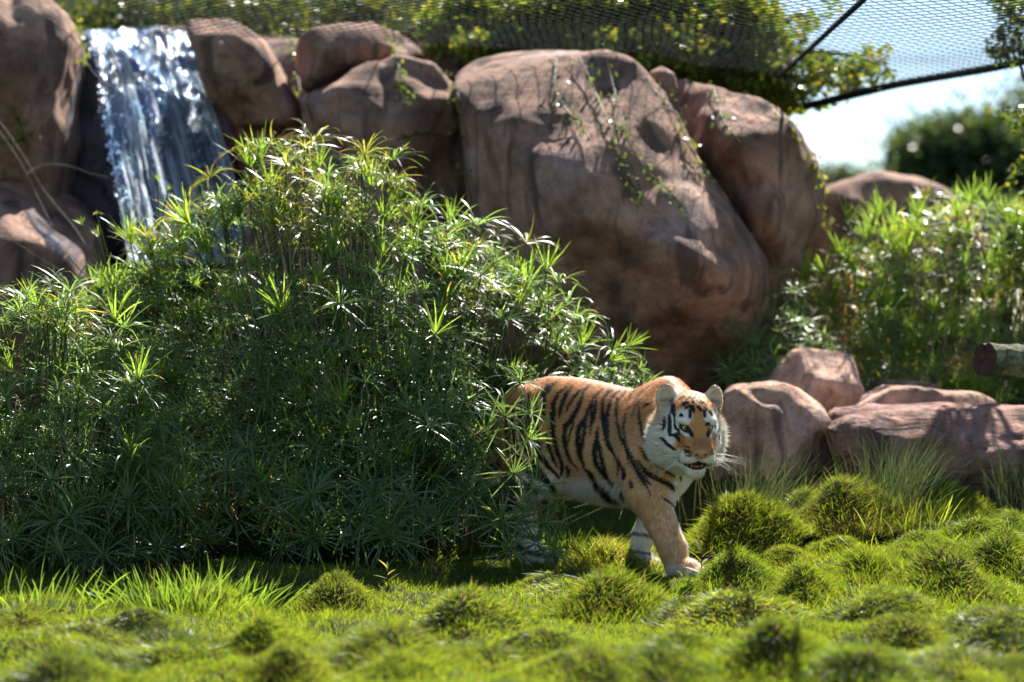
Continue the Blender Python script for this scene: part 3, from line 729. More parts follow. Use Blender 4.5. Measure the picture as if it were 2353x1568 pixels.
def lerp3(a, b, t):
    return a + (np.asarray(b) - a) * t[:, None]

def stripe_dark(v, stripes, mirror=False, edge=2.2, warp=0.0, gain=1.0):
    """0..1 darkness of stripes on vertices v (metres)"""
    dark = np.zeros(len(v))
    vm = v * 1000.0
    if mirror:
        vm = vm * np.array([1, -1, 1])
        vm[:, 0] += 11 * np.sin(vm[:, 2] * 0.021)
    wob = (fbm(vm[:, 0] / 26, vm[:, 1] / 26, vm[:, 2] / 26, 2)) * warp
    for hw, pts in stripes:
        hw = hw * gain
        pts = np.array(pts, float)
        if len(pts) == 1:
            pts = np.vstack([pts, pts + 1.0])
        lo, hi = pts.min(0) - hw - 14, pts.max(0) + hw + 14
        m = np.where(((vm > lo) & (vm < hi)).all(1))[0]
        if not len(m):
            continue
        p = vm[m]
        seg = np.linalg.norm(np.diff(pts, axis=0), axis=1)
        cum = np.concatenate([[0], np.cumsum(seg)])
        best = np.full(len(p), 1e9); bt = np.zeros(len(p))
        for i in range(len(pts) - 1):
            ab = pts[i + 1] - pts[i]
            if seg[i] > 90:       # the ray jumped to another surface
                continue
            t = np.clip(((p - pts[i]) @ ab) / max(ab @ ab, 1e-6), 0, 1)
            d = np.linalg.norm(p - pts[i] - t[:, None] * ab, axis=1)
            b = d < best
            best[b] = d[b]; bt[b] = (cum[i] + t[b] * seg[i])
        s = bt / max(cum[-1], 1e-6)
        w = hw * np.clip(0.40 + 2.6 * np.minimum(s, 1 - s), 0.4, 1.0) if cum[-1] > 40 else hw
        dk = smoothstep(0, edge, (w + wob[m]) - best + edge * 0.5)
        dark[m] = np.maximum(dark[m], dk)
    return dark

def tiger_colours(v, n):
    hc, hf, hl, hu = t_head_frame()
    r = v - hc
    F, L, U = r @ hf, r @ hl, r @ hu
    aL = np.abs(L)
    X, Y, Z = v[:, 0], v[:, 1], v[:, 2]
    orange = np.array([0.66, 0.315, 0.11]); tan = np.array([0.79, 0.48, 0.25]); white = np.array([0.94, 0.88, 0.77])
    nz = fbm(X * 9, Y * 9, Z * 9, 3)
    col = np.tile(orange, (len(v), 1)).astype(float)
    col = lerp3(col, tan, smoothstep(0.86, 0.55, Z + 0.04 * nz))
    # belly and inner limbs
    wb = smoothstep(0.50, 0.435, Z + 0.03 * nz) * smoothstep(-0.56, -0.30, X) * smoothstep(0.44, 0.30, X)
    inner = np.where(Y < 0.0, smoothstep(0.15, 0.55, n[:, 1]), smoothstep(-0.15, -0.5, n[:, 1])) * smoothstep(0.62, 0.50, Z)
    chest = smoothstep(0.50, 0.58, X + 0.45 * (Y + 0.06)) * smoothstep(0.80, 0.68, Z) * smoothstep(0.26, 0.36, Z)
    chest = chest * smoothstep(-0.16, -0.08, Y)
    hindw = smoothstep(0.48, 0.36, Z) * smoothstep(-0.12, -0.2, X) * 0.75
    leftfore = smoothstep(0.50, 0.42, Z) * (Y > 0.02) * 0.85
    wamt = np.maximum.reduce([wb, inner, chest, hindw, leftfore])
    streak = fbm(X * 14, Y * 55, Z * 55, 3)
    col = col * (1 + 0.16 * nz + 0.14 * streak)[:, None]
    paws = smoothstep(0.10, 0.05, Z) * 0.6
    col = lerp3(col, white, np.clip(np.maximum(wamt, paws), 0, 1))
    dark_b = np.maximum(stripe_dark(v, T_BODY, edge=4.5, warp=2.5, gain=2.15) * (Y < 0.06), stripe_dark(v, T_BODY, True, edge=4.5, warp=3.5, gain=2.15) * (Y > -0.02) * (Z > 0.35))
    # tail rings
    tl = smoothstep(-0.70, -0.76, X) * smoothstep(0.0, 0.4, np.sin((Z * 1.0 - X * 0.7) * 62))
    dark_b = np.maximum(dark_b, tl)
    hind_st = (X < -0.2) & (Z < 0.42)
    dark_b = np.maximum(dark_b, hind_st * smoothstep(0.45, 0.7, np.sin(Z * 85 + X * 14)) * 0.9)
    fore_l = (Y > 0.03) & (X > 0.0) & (Z < 0.36)
    dark_b = np.maximum(dark_b, fore_l * smoothstep(0.75, 0.9, np.sin(Z * 70 + Y * 20)) * 0.8)
    # ---- head
    hd = smoothstep(-0.16, -0.08, F) * smoothstep(0.30, 0.22, np.sqrt(r[:, 0] ** 2 + r[:, 1] ** 2 + (r[:, 2] * 0.8) ** 2))
    hcol = np.tile(np.array([0.66, 0.30, 0.085]), (len(v), 1)).astype(float)
    W = np.zeros(len(v))
    ellw = lambda l, u, rl, ru: smoothstep(1.25, 0.7, np.sqrt(((aL - l) / rl) ** 2 + ((U - u) / ru) ** 2))
    W = np.maximum(W, ellw(0.062, 0.082, 0.034, 0.034))            # brow
    W = np.maximum(W, ellw(0.092, 0.035, 0.022, 0.05))             # outer eye
    W = np.maximum(W, ellw(0.062, 0.010, 0.036, 0.014))            # under the eye
    W = np.maximum(W, smoothstep(0.085, 0.115, aL + 0.008 * nz) * smoothstep(0.16, 0.06, U))    # cheeks and ruff
    W = np.maximum(W, smoothstep(-0.062, -0.085, U) * smoothstep(0.030, 0.045, aL))             # whisker pads
    W = np.maximum(W, smoothstep(-0.085, -0.105, U))               # lips, chin, throat
    W = W * (1 - smoothstep(0.046, 0.036, aL) * smoothstep(-0.085, -0.07, U) * smoothstep(0.10, 0.13, F) * smoothstep(0.075, 0.06, U))
    hcol = lerp3(hcol, white * np.array([1.0, 0.98, 0.93]), W)
    upr = smoothstep(0.115, 0.15, aL) * smoothstep(-0.02, 0.06, U + 0.02 * nz) * smoothstep(0.06, 0.0, F)
    hcol = lerp3(hcol, [0.74, 0.46, 0.22], upr * 0.75)
    eyeor = smoothstep(1.2, 0.8, np.sqrt(((aL - 0.084) / 0.018) ** 2 + ((U + 0.012) / 0.022) ** 2)) * 0.8
    hcol = lerp3(hcol, [0.50, 0.24, 0.09], eyeor)
    # bridge browner towards the nose
    br = smoothstep(0.05, 0.035, aL) * smoothstep(0.10, 0.14, F) * smoothstep(0.03, -0.03, U) * smoothstep(-0.09, -0.07, U)
    hcol = lerp3(hcol, [0.36, 0.165, 0.070], br * 0.8)
    fd = stripe_dark(v, T_FACE, edge=2.4, warp=0.8, gain=2.35) * (F > -0.13)
    # eye rims
    er = np.sqrt(((aL - 0.061) / 0.024) ** 2 + ((U - 0.029 + (0.066 - aL) * 0.20) / 0.0165) ** 2)
    fd = np.maximum(fd, smoothstep(1.12, 0.9, er) * (F > 0.08))
    tear = smoothstep(0.013, 0.008, np.hypot(aL - 0.040, (U - 0.010) * 0.8)) * (F > 0.1)
    fd = np.maximum(fd, tear)
    # mouth: lips and inside
    mo = np.sqrt(((F - 0.195) / 0.098) ** 2 + (L / 0.052) ** 2 + ((U + 0.139) / 0.0215) ** 2)
    lip = smoothstep(1.15, 1.0, mo)
    fd = np.maximum(fd, lip)
    # corners of the mouth
    fd = np.maximum(fd, smoothstep(0.018, 0.008, np.hypot((aL - 0.056), (U + 0.135))) * (F > 0.06))
    # chin fleck
    fd = np.maximum(fd, 0.6 * smoothstep(0.020, 0.010, np.hypot(L, U + 0.160)) * (F > 0.12) * (nz > -0.1))
    # ears
    ev = r - (hf * -0.035 + hu * 0.155)
    for s_ in (-1, 1):
        e = ev - hl * 0.118 * s_
        er_ = np.hypot(e @ hl, e @ hu)
        inear = (np.linalg.norm(e, axis=1) < 0.075) & (U > 0.125)
        front = (n @ hf) > 0.1
        hcol[inear & front] = np.array([0.80, 0.63, 0.43])
        mi = inear & front & (er_ < 0.034)
        hcol[mi] = lerp3(hcol[mi], [0.20, 0.17, 0.14], smoothstep(0.0, -0.03, (e @ hu)[mi] + 0.3 * (e @ hl)[mi] * s_) * 0.8)
        rim = inear & (er_ > 0.046) & (U > 0.15)
        hcol[rim] = np.array([0.22, 0.15, 0.10])
        hcol[inear & ~front & (er_ < 0.06)] = np.array([0.03, 0.025, 0.02])
        fd[inear] *= 0.0
    # nose leather
    nl = smoothstep(1.15, 0.9, np.sqrt((L / 0.036) ** 2 + ((U + 0.078) / 0.023) ** 2)) * (F > 0.195)
    fd = fd * (1 - nl)
    hcol = lerp3(hcol, [0.60, 0.25, 0.15], nl)
    nos = smoothstep(0.011, 0.006, np.hypot((aL - 0.021), (U + 0.078) * 1.2)) * (F > 0.20)
    fd = np.maximum(fd, nos)
    col = lerp3(col, white, smoothstep(0.22, 0.14, np.abs(F + 0.03)) * smoothstep(-0.04, -0.12, U) * smoothstep(0.30, 0.24, np.linalg.norm(r, axis=1)))
    col = col * (1 - hd[:, None]) + hcol * hd[:, None]
    dark = np.clip(dark_b * (1 - hd) + fd * hd, 0, 1)
    black = np.array([0.009, 0.007, 0.007])
    col = lerp3(col, black, dark)
    inside = (mo < 1.02) & (F < 0.20)
    col[inside] = np.array([0.10, 0.02, 0.018])
    return np.clip(col, 0, 1)

def build_tiger():
    v, q = tiger_mesh_arrays(0.005)
    # light relaxation of the sampled surface
    n = vert_normals(v, q)
    col = tiger_colours(v, n)
    hc, hf, hl, hu = t_head_frame()
    N = NT('tiger coat')
    at = N.n('ShaderNodeAttribute', attribute_name='col')
    tc = N.n('ShaderNodeTexCoord')
    nz = N.n('ShaderNodeTexNoise', {'Vector': tc.outputs['Object'], 'Scale': 160.0, 'Detail': 3.0})
    base = N.mix(0.35, at.outputs['Color'], N.mix(1.0, at.outputs['Color'], N.ramp(nz.outputs['Fac'], [(0.3, (0.6, 0.6, 0.6)), (0.7, (1.25, 1.25, 1.25))]), 'MULTIPLY'))
    bp = N.n('ShaderNodeBump', {'Height': nz.outputs['Fac'], 'Strength': 0.35, 'Distance': 0.004})
    b = N.n('ShaderNodeBsdfPrincipled', {'Base Color': base, 'Roughness': 0.6, 'Specular IOR Level': 0.3, 'Normal': bp.outputs['Normal'], 'Sheen Weight': 0.15, 'Sheen Roughness': 0.5})
    coat = N.out(b.outputs[0])
    me = new_mesh('tiger', v, q, mat=coat)
    set_color(me, col)
    T = link('tiger', me, loc=T_ORG, rot=(0, 0, T_YAW))
    tag(T, 'orange tiger with black stripes walking out from the leafy bush, mouth slightly open', 'tiger')
    # ---- fur strands
    rg = np.random.default_rng(4)
    area = np.linalg.norm(np.cross(v[q[:, 2]] - v[q[:, 0]], v[q[:, 3]] - v[q[:, 1]]), axis=1)
    wgt = area.copy()
    fi = rg.choice(len(q), 150000, p=wgt / wgt.sum())
    w4 = rg.dirichlet(np.ones(4), len(fi))
    root = (v[q[fi]] * w4[:, :, None]).sum(1)
    rn = nrm((n[q[fi]] * w4[:, :, None]).sum(1))
    rc = (col[q[fi]] * w4[:, :, None]).sum(1)
    r = root - hc
    F, L, U = r @ hf, r @ hl, r @ hu
    dist = np.linalg.norm(r, axis=1)
    hd = smoothstep(0.27, 0.21, dist) * smoothstep(-0.15, -0.05, F)
    flow = np.tile(np.array([-1.0, 0, -0.35]), (len(root), 1))
    leg = smoothstep(0.48, 0.36, root[:, 2])
    flow = lerp3(flow, [-0.15, 0, -1.0], leg)
    hflow = -hf * 0.6 + hl * (L / 0.12)[:, None] * 1.0 + hu * ((U + 0.02) / 0.12)[:, None] * 0.8
    flow = nrm(flow * (1 - hd[:, None]) + nrm(hflow) * hd[:, None])
    tang = nrm(flow - rn * (flow * rn).sum(1)[:, None])
    ln = np.full(len(root), 0.017)
    belly = smoothstep(0.50, 0.42, root[:, 2]) * smoothstep(-0.45, -0.3, root[:, 0]) * smoothstep(0.45, 0.3, root[:, 0]) * smoothstep(0.0, -0.5, rn[:, 2]) * (root[:, 2] > 0.33)
    ln += belly * 0.032
    ruff = hd * smoothstep(0.125, 0.165, np.abs(L)) * smoothstep(0.10, 0.03, U)
    ln += ruff * 0.026
    ln += hd * smoothstep(-0.14, -0.18, U) * 0.014
    face = hd * smoothstep(0.02, 0.10, F) * (1 - ruff)
    ln = ln * (1 - 0.55 * face)
    ear = hd * (U > 0.13)
    ln = np.where(ear, 0.008, ln)
    # no fur over the eyes, the nose leather or inside the mouth
    keep = ~((np.hypot(np.abs(L) - 0.061, U - 0.031) < 0.021) & (F > 0.08))
    keep &= ~((F > 0.205) & (np.abs(L) < 0.036) & (U > -0.10) & (U < -0.05))
    keep &= ~((np.abs(U + 0.139) < 0.022) & (np.abs(L) < 0.05) & (F > 0.10))
    root, rn, rc, tang, ln = root[keep], rn[keep], rc[keep], tang[keep], ln[keep]
    belly = belly[keep]; ruff = ruff[keep]
    K = len(root)
    lift = 0.30 + 0.30 * rg.random(K)
    d = nrm(tang + rn * lift[:, None] + rg.normal(0, 0.16, (K, 3)))
    d[:, 2] -= belly * 1.2
    d = nrm(d)
    side = nrm(np.cross(d, rn))
    wd = 0.0013 + 0.0008 * rg.random(K)
    ln = ln * rg.uniform(0.6, 1.3, K)
    a = root - side * wd[:, None] - rn * 0.001
    b_ = root + side * wd[:, None] - rn * 0.001
    c = root + d * ln[:, None]
    fv = np.stack([a, b_, c], 1).reshape(-1, 3)
    ff = np.arange(3 * K).reshape(-1, 3)
    shade = rg.uniform(0.72, 1.20, (K, 1)) * (1 + 0.18 * fbm(root[:, 0] * 45, root[:, 1] * 90, root[:, 2] * 90, 2))[:, None]
    tip = np.clip(rc * shade * 1.12, 0, 1)
    fc = np.stack([rc * shade, rc * shade, tip], 1).reshape(-1, 3)
    fn = np.repeat(rn, 3, axis=0)
    fme = new_mesh('fur', fv, ff, smooth=False)
    set_color(fme, fc)
    na = fme.attributes.new('skin_normal', 'FLOAT_VECTOR', 'POINT')
    na.data.foreach_set('vector', fn.astype(np.float32).ravel())
    N = NT('tiger fur')
    at = N.n('ShaderNodeAttribute', attribute_name='col')
    an = N.n('ShaderNodeAttribute', attribute_name='skin_normal')
    vt = N.n('ShaderNodeVectorTransform', {'Vector': an.outputs['Vector']}, vector_type='NORMAL', convert_from='OBJECT', convert_to='WORLD')
    b = N.n('ShaderNodeBsdfPrincipled', {'Base Color': at.outputs['Color'], 'Roughness': 0.5, 'Specular IOR Level': 0.5, 'Normal': vt.outputs['Vector'], 'Sheen Weight': 0.15, 'Sheen Roughness': 0.4})
    t = N.n('ShaderNodeBsdfTranslucent', {'Color': at.outputs['Color']})
    ms = N.n('ShaderNodeMixShader', {'Fac': 0.42, 1: b.outputs[0], 2: t.outputs[0]})
    fme.materials.append(N.out(ms.outputs[0]))
    fo = link('fur', fme, T)
    fo['kind'] = 'stuff'
    # ---- eyes
    N = NT('tiger eye')
    at = N.n('ShaderNodeAttribute', attribute_name='col')
    b = N.n('ShaderNodeBsdfPrincipled', {'Base Color': at.outputs['Color'], 'Roughness': 0.08, 'Specular IOR Level': 0.6})
    eyem = N.out(b.outputs[0])
    u_, w_ = np.meshgrid(np.linspace(0, math.pi, 20), np.linspace(0, 2 * math.pi, 25)[:-1], indexing='ij')
    sp = np.stack([np.cos(u_), np.sin(u_) * np.cos(w_), np.sin(u_) * np.sin(w_)], -1).reshape(-1, 3)
    qf = []
    for i in range(19):
        for j in range(24):
            qf.append((i * 24 + j, (i + 1) * 24 + j, (i + 1) * 24 + (j + 1) % 24, i * 24 + (j + 1) % 24))
    ang = np.arccos(np.clip(sp[:, 0], -1, 1))
    ec = np.tile(np.array([0.03, 0.02, 0.015]), (len(sp), 1))
    ec[ang < 0.80] = np.array([0.50, 0.42, 0.10])
    ec[ang < 0.30] = np.array([0.01, 0.01, 0.01])
    emesh = new_mesh('eye', sp * 0.0165, np.array(qf), mat=eyem)
    set_color(emesh, ec)
    for s_ in (-1, 1):
        p = hc + hf * 0.1235 + hl * 0.0605 * s_ + hu * 0.0305
        M = Matrix((hf, hl, hu)).transposed()
        e = link('eye', emesh, T)
        e.matrix_basis = Matrix.Translation(Vector(p)) @ M.to_4x4()
    # ---- tongue and teeth
    def solid(name, c, rad, colr, rough):
        N = NT('tiger ' + name)
        b = N.n('ShaderNodeBsdfPrincipled', {'Base Color': (*colr, 1), 'Roughness': rough})
        m = N.out(b.outputs[0])
        pts = sp * np.array(rad)
        o = link(name, new_mesh(name, pts, np.array(qf), mat=m), T)
        M = Matrix((hf, hl, hu)).transposed()
        o.matrix_basis = Matrix.Translation(Vector(hc + hf * c[0] + hl * c[1] + hu * c[2])) @ M.to_4x4()
        return o
    solid('tongue', (0.145, 0, -0.146), (0.040, 0.027, 0.009), (0.42, 0.16, 0.10), 0.45)
    for s_ in (-1, 1):
        solid('tooth', (0.172, 0.026 * s_, -0.143), (0.005, 0.004, 0.008), (0.62, 0.45, 0.14), 0.35)
    # ---- whiskers
    N = NT('whisker')
    b = N.n('ShaderNodeBsdfPrincipled', {'Base Color': (0.85, 0.82, 0.75, 1), 'Roughness': 0.4})
    wm = N.out(b.outputs[0])
    for s_ in (-1, 1):
        vs, fs = [], []
        for i in range(18):
            st = hc + hf * rg.uniform(0.13, 0.19) + hl * s_ * rg.uniform(0.055, 0.075) + hu * rg.uniform(-0.125, -0.085)
            dr = nrm(hl * s_ * 1.0 + hf * rg.uniform(-0.2, 0.35) + hu * rg.uniform(-0.55, 0.22))
            le = rg.uniform(0.10, 0.20)
            sg = 5
            for k in range(sg + 1):
                t = k / sg
                p = st + dr * le * t - np.array([0, 0, 1]) * 0.05 * t * t
                wv = 0.0007 * (1 - t) + 0.00015
                vs += [p + hu * wv, p - hu * wv * 0.6 + hf * wv, p - hu * wv * 0.6 - hf * wv]
            b0 = len(vs) - 3 * (sg + 1)
            for k in range(sg):
                for j in range(3):
                    fs.append((b0 + 3 * k + j, b0 + 3 * k + (j + 1) % 3, b0 + 3 * k + 3 + (j + 1) % 3, b0 + 3 * k + 3 + j))
        link('whiskers', new_mesh('whiskers', np.array(vs), np.array(fs), mat=wm), T)
    return T

build_tiger()
# ------------------------------------------------------------------ leaf materials
def leaf_material(name, trans=0.45, rough=0.35, spec=0.5, boost=1.9, warm=(1.15, 1.0, 0.55)):
    N = NT(name)
    at = N.n('ShaderNodeAttribute', attribute_name='col')
    oi = N.n('ShaderNodeObjectInfo')
    c = N.mix(1.0, at.outputs['Color'], N.ramp(oi.outputs['Random'], [(0.0, (0.80, 0.84, 0.80)), (1.0, (1.18, 1.14, 1.1))]), 'MULTIPLY')
    b = N.n('ShaderNodeBsdfPrincipled', {'Base Color': c, 'Roughness': rough, 'Specular IOR Level': spec})
    tcol = N.mix(1.0, c, (boost * warm[0], boost * warm[1], boost * warm[2]), 'MULTIPLY')
    t = N.n('ShaderNodeBsdfTranslucent', {'Color': tcol})
    ms = N.n('ShaderNodeMixShader', {'Fac': trans, 1: b.outputs[0], 2: t.outputs[0]})
    return N.out(ms.outputs[0])

M_PAPYRUS = leaf_material('papyrus leaf', trans=0.48, rough=0.36, spec=1.0, boost=3.2)
M_STALK = leaf_material('papyrus stalk', trans=0.10, rough=0.45, spec=0.4)
M_RUSH = leaf_material('rush blade', trans=0.25, rough=0.45, spec=0.4, boost=2.2, warm=(1.0, 1.0, 0.7))
M_GRASS = leaf_material('lawn grass', trans=0.55, rough=0.42, spec=0.4, boost=3.0, warm=(1.15, 1.0, 0.45))
M_LEAF = leaf_material('tree leaf', trans=0.40, rough=0.35, spec=0.45, boost=2.6)
def bark_material(name, c0, c1):
    N = NT(name)
    tc = N.n('ShaderNodeTexCoord')
    n1 = N.n('ShaderNodeTexNoise', {'Vector': tc.outputs['Object'], 'Scale': 22.0, 'Detail': 6.0, 'Roughness': 0.7})
    c = N.ramp(n1.outputs['Fac'], [(0.35, c0), (0.65, c1)])
    bp = N.n('ShaderNodeBump', {'Height': n1.outputs['Fac'], 'Strength': 0.8, 'Distance': 0.02})
    b = N.n('ShaderNodeBsdfPrincipled', {'Base Color': c, 'Roughness': 0.9, 'Normal': bp.outputs['Normal']})
    return N.out(b.outputs[0])
M_BARK = bark_material('dark bark', (0.035, 0.024, 0.018), (0.11, 0.08, 0.06))
M_TWIG = bark_material('dry twig', (0.10, 0.08, 0.075), (0.24, 0.20, 0.18))

def ribbons(p0, d0, L, W, bend, side, rows, cb, ct, prof=None, tipstart=0.55):
    """many tapering blades at once. p0,d0,bend,side (K,3); L,W (K,); cb/ct (K,3) colours at base and tip"""
    K = len(p0)
    t = np.linspace(0, 1, rows)
    prof = np.interp(t, [0, 0.15, 0.5, 0.8, 1], [0.55, 1.0, 0.95, 0.6, 0.0]) if prof is None else prof
    cl = p0[:, None] + L[:, None, None] * (d0[:, None] * t[None, :, None] + bend[:, None] * (t ** 2)[None, :, None])
    hw = (W[:, None] * prof[None] * 0.5)[:, :, None]
    a = cl - side[:, None] * hw
    b = cl + side[:, None] * hw
    v = np.stack([a[:, :-1], b[:, :-1]], 2).reshape(K, -1, 3)      # rows-1 pairs
    v = np.concatenate([v, cl[:, -1:]], 1)
    nv = 2 * (rows - 1) + 1
    base = (np.arange(K) * nv)[:, None]
    quads = [np.array([2 * r, 2 * r + 1, 2 * r + 3, 2 * r + 2]) for r in range(rows - 2)]
    Q = (base[:, :, None] + np.array(quads)[None]).reshape(-1, 4) if quads else None
    T = base + np.array([nv - 3, nv - 2, nv - 1])[None]
    tt = np.concatenate([np.repeat(t[:-1], 2), [1.0]])
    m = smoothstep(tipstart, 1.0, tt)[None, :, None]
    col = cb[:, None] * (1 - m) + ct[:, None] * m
    return v.reshape(-1, 3), Q, T, col.reshape(-1, 3)

def tubes(curves, radii, sides=4):
    """curves (K,R,3), radii (K,R) -> verts, quads"""
    K, R, _ = curves.shape
    tan = np.gradient(curves, axis=1)
    tan = nrm(tan)
    ref = np.where(np.abs(tan[..., 2:3]) > 0.9, np.array([1.0, 0, 0]), np.array([0, 0, 1.0]))
    u = nrm(np.cross(tan, ref)); w = np.cross(tan, u)
    an = np.linspace(0, 2 * math.pi, sides + 1)[:-1]
    ring = curves[:, :, None] + radii[:, :, None, None] * (u[:, :, None] * np.cos(an)[None, None, :, None] + w[:, :, None] * np.sin(an)[None, None, :, None])
    v = ring.reshape(-1, 3)
    k, r, s = np.meshgrid(np.arange(K), np.arange(R - 1), np.arange(sides), indexing='ij')
    i0 = (k * R + r) * sides + s
    i1 = (k * R + r) * sides + (s + 1) % sides
    q = np.stack([i0, i1, i1 + sides, i0 + sides], -1).reshape(-1, 4)
    return v, q

# ------------------------------------------------------------------ papyrus (umbrella sedge)
def whorl_leaves(rg, n, length, kind):
    """leaf blades of one whorl in its own frame (Z = stalk direction)"""
    ph = np.linspace(0, 2 * math.pi, n, endpoint=False) + rg.normal(0, 0.18, n)
    el = np.radians(rg.uniform(8, 62, n))
    if kind == 'young':
        el = np.radians(rg.uniform(45, 80, n))
    if kind == 'dead':
        el = np.radians(rg.uniform(-50, 20, n))
    rad = np.stack([np.cos(ph), np.sin(ph), 0 * ph], -1)
    d0 = rad * np.cos(el)[:, None] + np.array([0, 0, 1.0]) * np.sin(el)[:, None]
    droop = rg.uniform(0.25, 0.80, n) * (0.4 if kind == 'young' else 1.0) * (1.5 if kind == 'dead' else 1)
    bend = np.stack([0 * ph, 0 * ph, -droop], -1) + rad * rg.uniform(-0.10, 0.05, n)[:, None] + rg.normal(0, 0.05, (n, 3))
    L = length * rg.uniform(0.72, 1.12, n)
    W = rg.uniform(0.0052, 0.0088, n) * (0.8 if kind == 'dead' else 1)
    side = nrm(np.cross(d0, np.array([0, 0, 1.0])) + rg.normal(0, 0.25, (n, 3)))
    g = np.array([0.090, 0.158, 0.052]) * rg.uniform(0.8, 1.25, (n, 1))
    if kind == 'young':
        g = np.array([0.110, 0.185, 0.030]) * rg.uniform(0.85, 1.2, (n, 1))
    if kind == 'yellow':
        g = np.array([0.15, 0.17, 0.030]) * rg.uniform(0.8, 1.2, (n, 1))
    tip = g * 1.05
    br = rg.random(n) < {'green': 0.10, 'young': 0.06, 'yellow': 0.5, 'dead': 1.0}[kind]
    tip = np.where(br[:, None], np.array([0.30, 0.17, 0.075]) * rg.uniform(0.6, 1.2, (n, 1)), tip)
    if kind == 'dead':
        g = np.array([0.26, 0.17, 0.085]) * rg.uniform(0.7, 1.2, (n, 1))
        tip = g
    p0 = d0 * 0.008
    return p0, d0, L, W, bend, side, g, tip

def make_whorls():
    rg = np.random.default_rng(21)
    out = []
    for kind, cnt in (('green', 12), ('young', 5), ('yellow', 5), ('dead', 2)):
        for i in range(cnt):
            n = int(rg.integers(15, 24))
            lv = whorl_leaves(rg, n, rg.uniform(0.175, 0.235), kind)
            v, Q, T, c = ribbons(*lv[:5], lv[5], 6, lv[6], lv[7])
            me = new_mesh('leaf_whorl', v, [Q, T], smooth=False, mat=M_PAPYRUS)
            set_color(me, c)
            leaves = None
            out.append(dict(kind=kind, v=v, Q=Q, T=T, c=c, me=me, n=n, leaves=None))
    return out
WHORLS = make_whorls()
for w in WHORLS:      # single leaves of each whorl as meshes of their own, for the most prominent heads
    nv = len(w['v']) // w['n']
    ls = []
    for i in range(w['n']):
        sl = slice(i * nv, (i + 1) * nv)
        q = np.array([[2 * r, 2 * r + 1, 2 * r + 3, 2 * r + 2] for r in range(4)])
        ls.append((w['v'][sl], q, np.array([[nv - 3, nv - 2, nv - 1]]), w['c'][sl]))
    w['leaves'] = ls
WK = {k: [i for i, w in enumerate(WHORLS) if w['kind'] == k] for k in ('green', 'young', 'yellow', 'dead')}

def axis_frames(ax, rg):
    """rotation matrices (K,3,3) whose third column is ax, random spin"""
    K = len(ax)
    ref = np.where(np.abs(ax[:, 2:3]) > 0.95, np.array([1.0, 0, 0]), np.array([0, 0, 1.0]))
    u = nrm(np.cross(ref, ax)); w = np.cross(ax, u)
    a = rg.uniform(0, 2 * math.pi, K)[:, None]
    u2 = u * np.cos(a) + w * np.sin(a)
    w2 = np.cross(ax, u2)
    return np.stack([u2, w2, ax], -1)

def papyrus(label, heads, bases, axes, kinds, scales, rg, n_parts=300, n_split=0, origin=None):
    """heads/bases/axes (K,3). The first n_parts heads (ordered by how large they show) become parts."""
    K = len(heads)
    org = np.asarray(origin)
    root = bpy.data.objects.new('papyrus_bush', None); COL.objects.link(root)
    root.location = [float(c) for c in org]
    tag(root, label, 'bush', 'papyrus bushes')
    R = axis_frames(axes, rg)
    wi = np.array([WK[k][rg.integers(0, len(WK[k]))] for k in kinds])
    # stalks: from the base, rising and leaning out to the head
    t = np.linspace(0, 1, 6)
    up = np.linalg.norm(heads - bases, axis=1)
    m1 = bases + np.stack([0 * up, 0 * up, 0.55 * (heads[:, 2] - bases[:, 2])], -1) + 0.25 * (heads - bases) * np.array([1, 1, 0])
    m2 = heads - axes * (0.30 * up)[:, None]
    cv = ((1 - t) ** 3)[None, :, None] * bases[:, None] + (3 * (1 - t) ** 2 * t)[None, :, None] * m1[:, None] + (3 * (1 - t) * t ** 2)[None, :, None] * m2[:, None] + (t ** 3)[None, :, None] * heads[:, None]
    rad = np.tile(np.linspace(0.0055, 0.0035, 6), (K, 1))
    scol = np.array([0.055, 0.095, 0.030])
    for i in range(min(n_parts, K)):
        h = heads[i]
        v, q = tubes(cv[i:i + 1] - h, rad[i:i + 1], 4)
        me = new_mesh('stalk', v, q, mat=M_STALK)
        set_color(me, np.tile(scol * rg.uniform(0.8, 1.3), (len(v), 1)))
        st = link('stalk', me, root, loc=h - org)
        w = WHORLS[wi[i]]
        M = Matrix(R[i].tolist()).to_4x4()
        S = Matrix.Diagonal((scales[i],) * 3).to_4x4()
        if i < n_split:
            if 'lme' not in w:
                w['lme'] = []
                for (lv, lq, lt, lc) in w['leaves']:
                    lm = new_mesh('leaf', lv, [lq, lt], smooth=False, mat=M_PAPYRUS)
                    set_color(lm, lc)
                    w['lme'].append(lm)
            for lm in w['lme']:
                o = link('leaf', lm, st)
                o.matrix_basis = M @ S
        else:
            o = link('leaf_whorl', w['me'], st)
            o.matrix_basis = M @ S
    # everything deeper in the bush: one mass
    rest = np.arange(min(n_parts, K), K)
    if len(rest):
        vs, qs, ts, cs = [], [], [], []
        off = 0
        for i in rest:
            w = WHORLS[wi[i]]
            v = (w['v'] * scales[i]) @ R[i].T + heads[i] - org
            vs.append(v); qs.append(w['Q'] + off); ts.append(w['T'] + off); cs.append(w['c'] * rg.uniform(0.75, 1.2))
            off += len(v)
        me = new_mesh('foliage', np.concatenate(vs), [np.concatenate(qs), np.concatenate(ts)], smooth=False, mat=M_PAPYRUS)
        set_color(me, np.concatenate(cs))
        o = link('foliage', me, root); o['kind'] = 'stuff'
        v, q = tubes(cv[rest] - org, rad[rest], 3)
        me = new_mesh('stalks', v, q, mat=M_STALK)
        set_color(me, np.tile(scol, (len(v), 1)))
        o = link('stalks', me, root); o['kind'] = 'stuff'
    return root

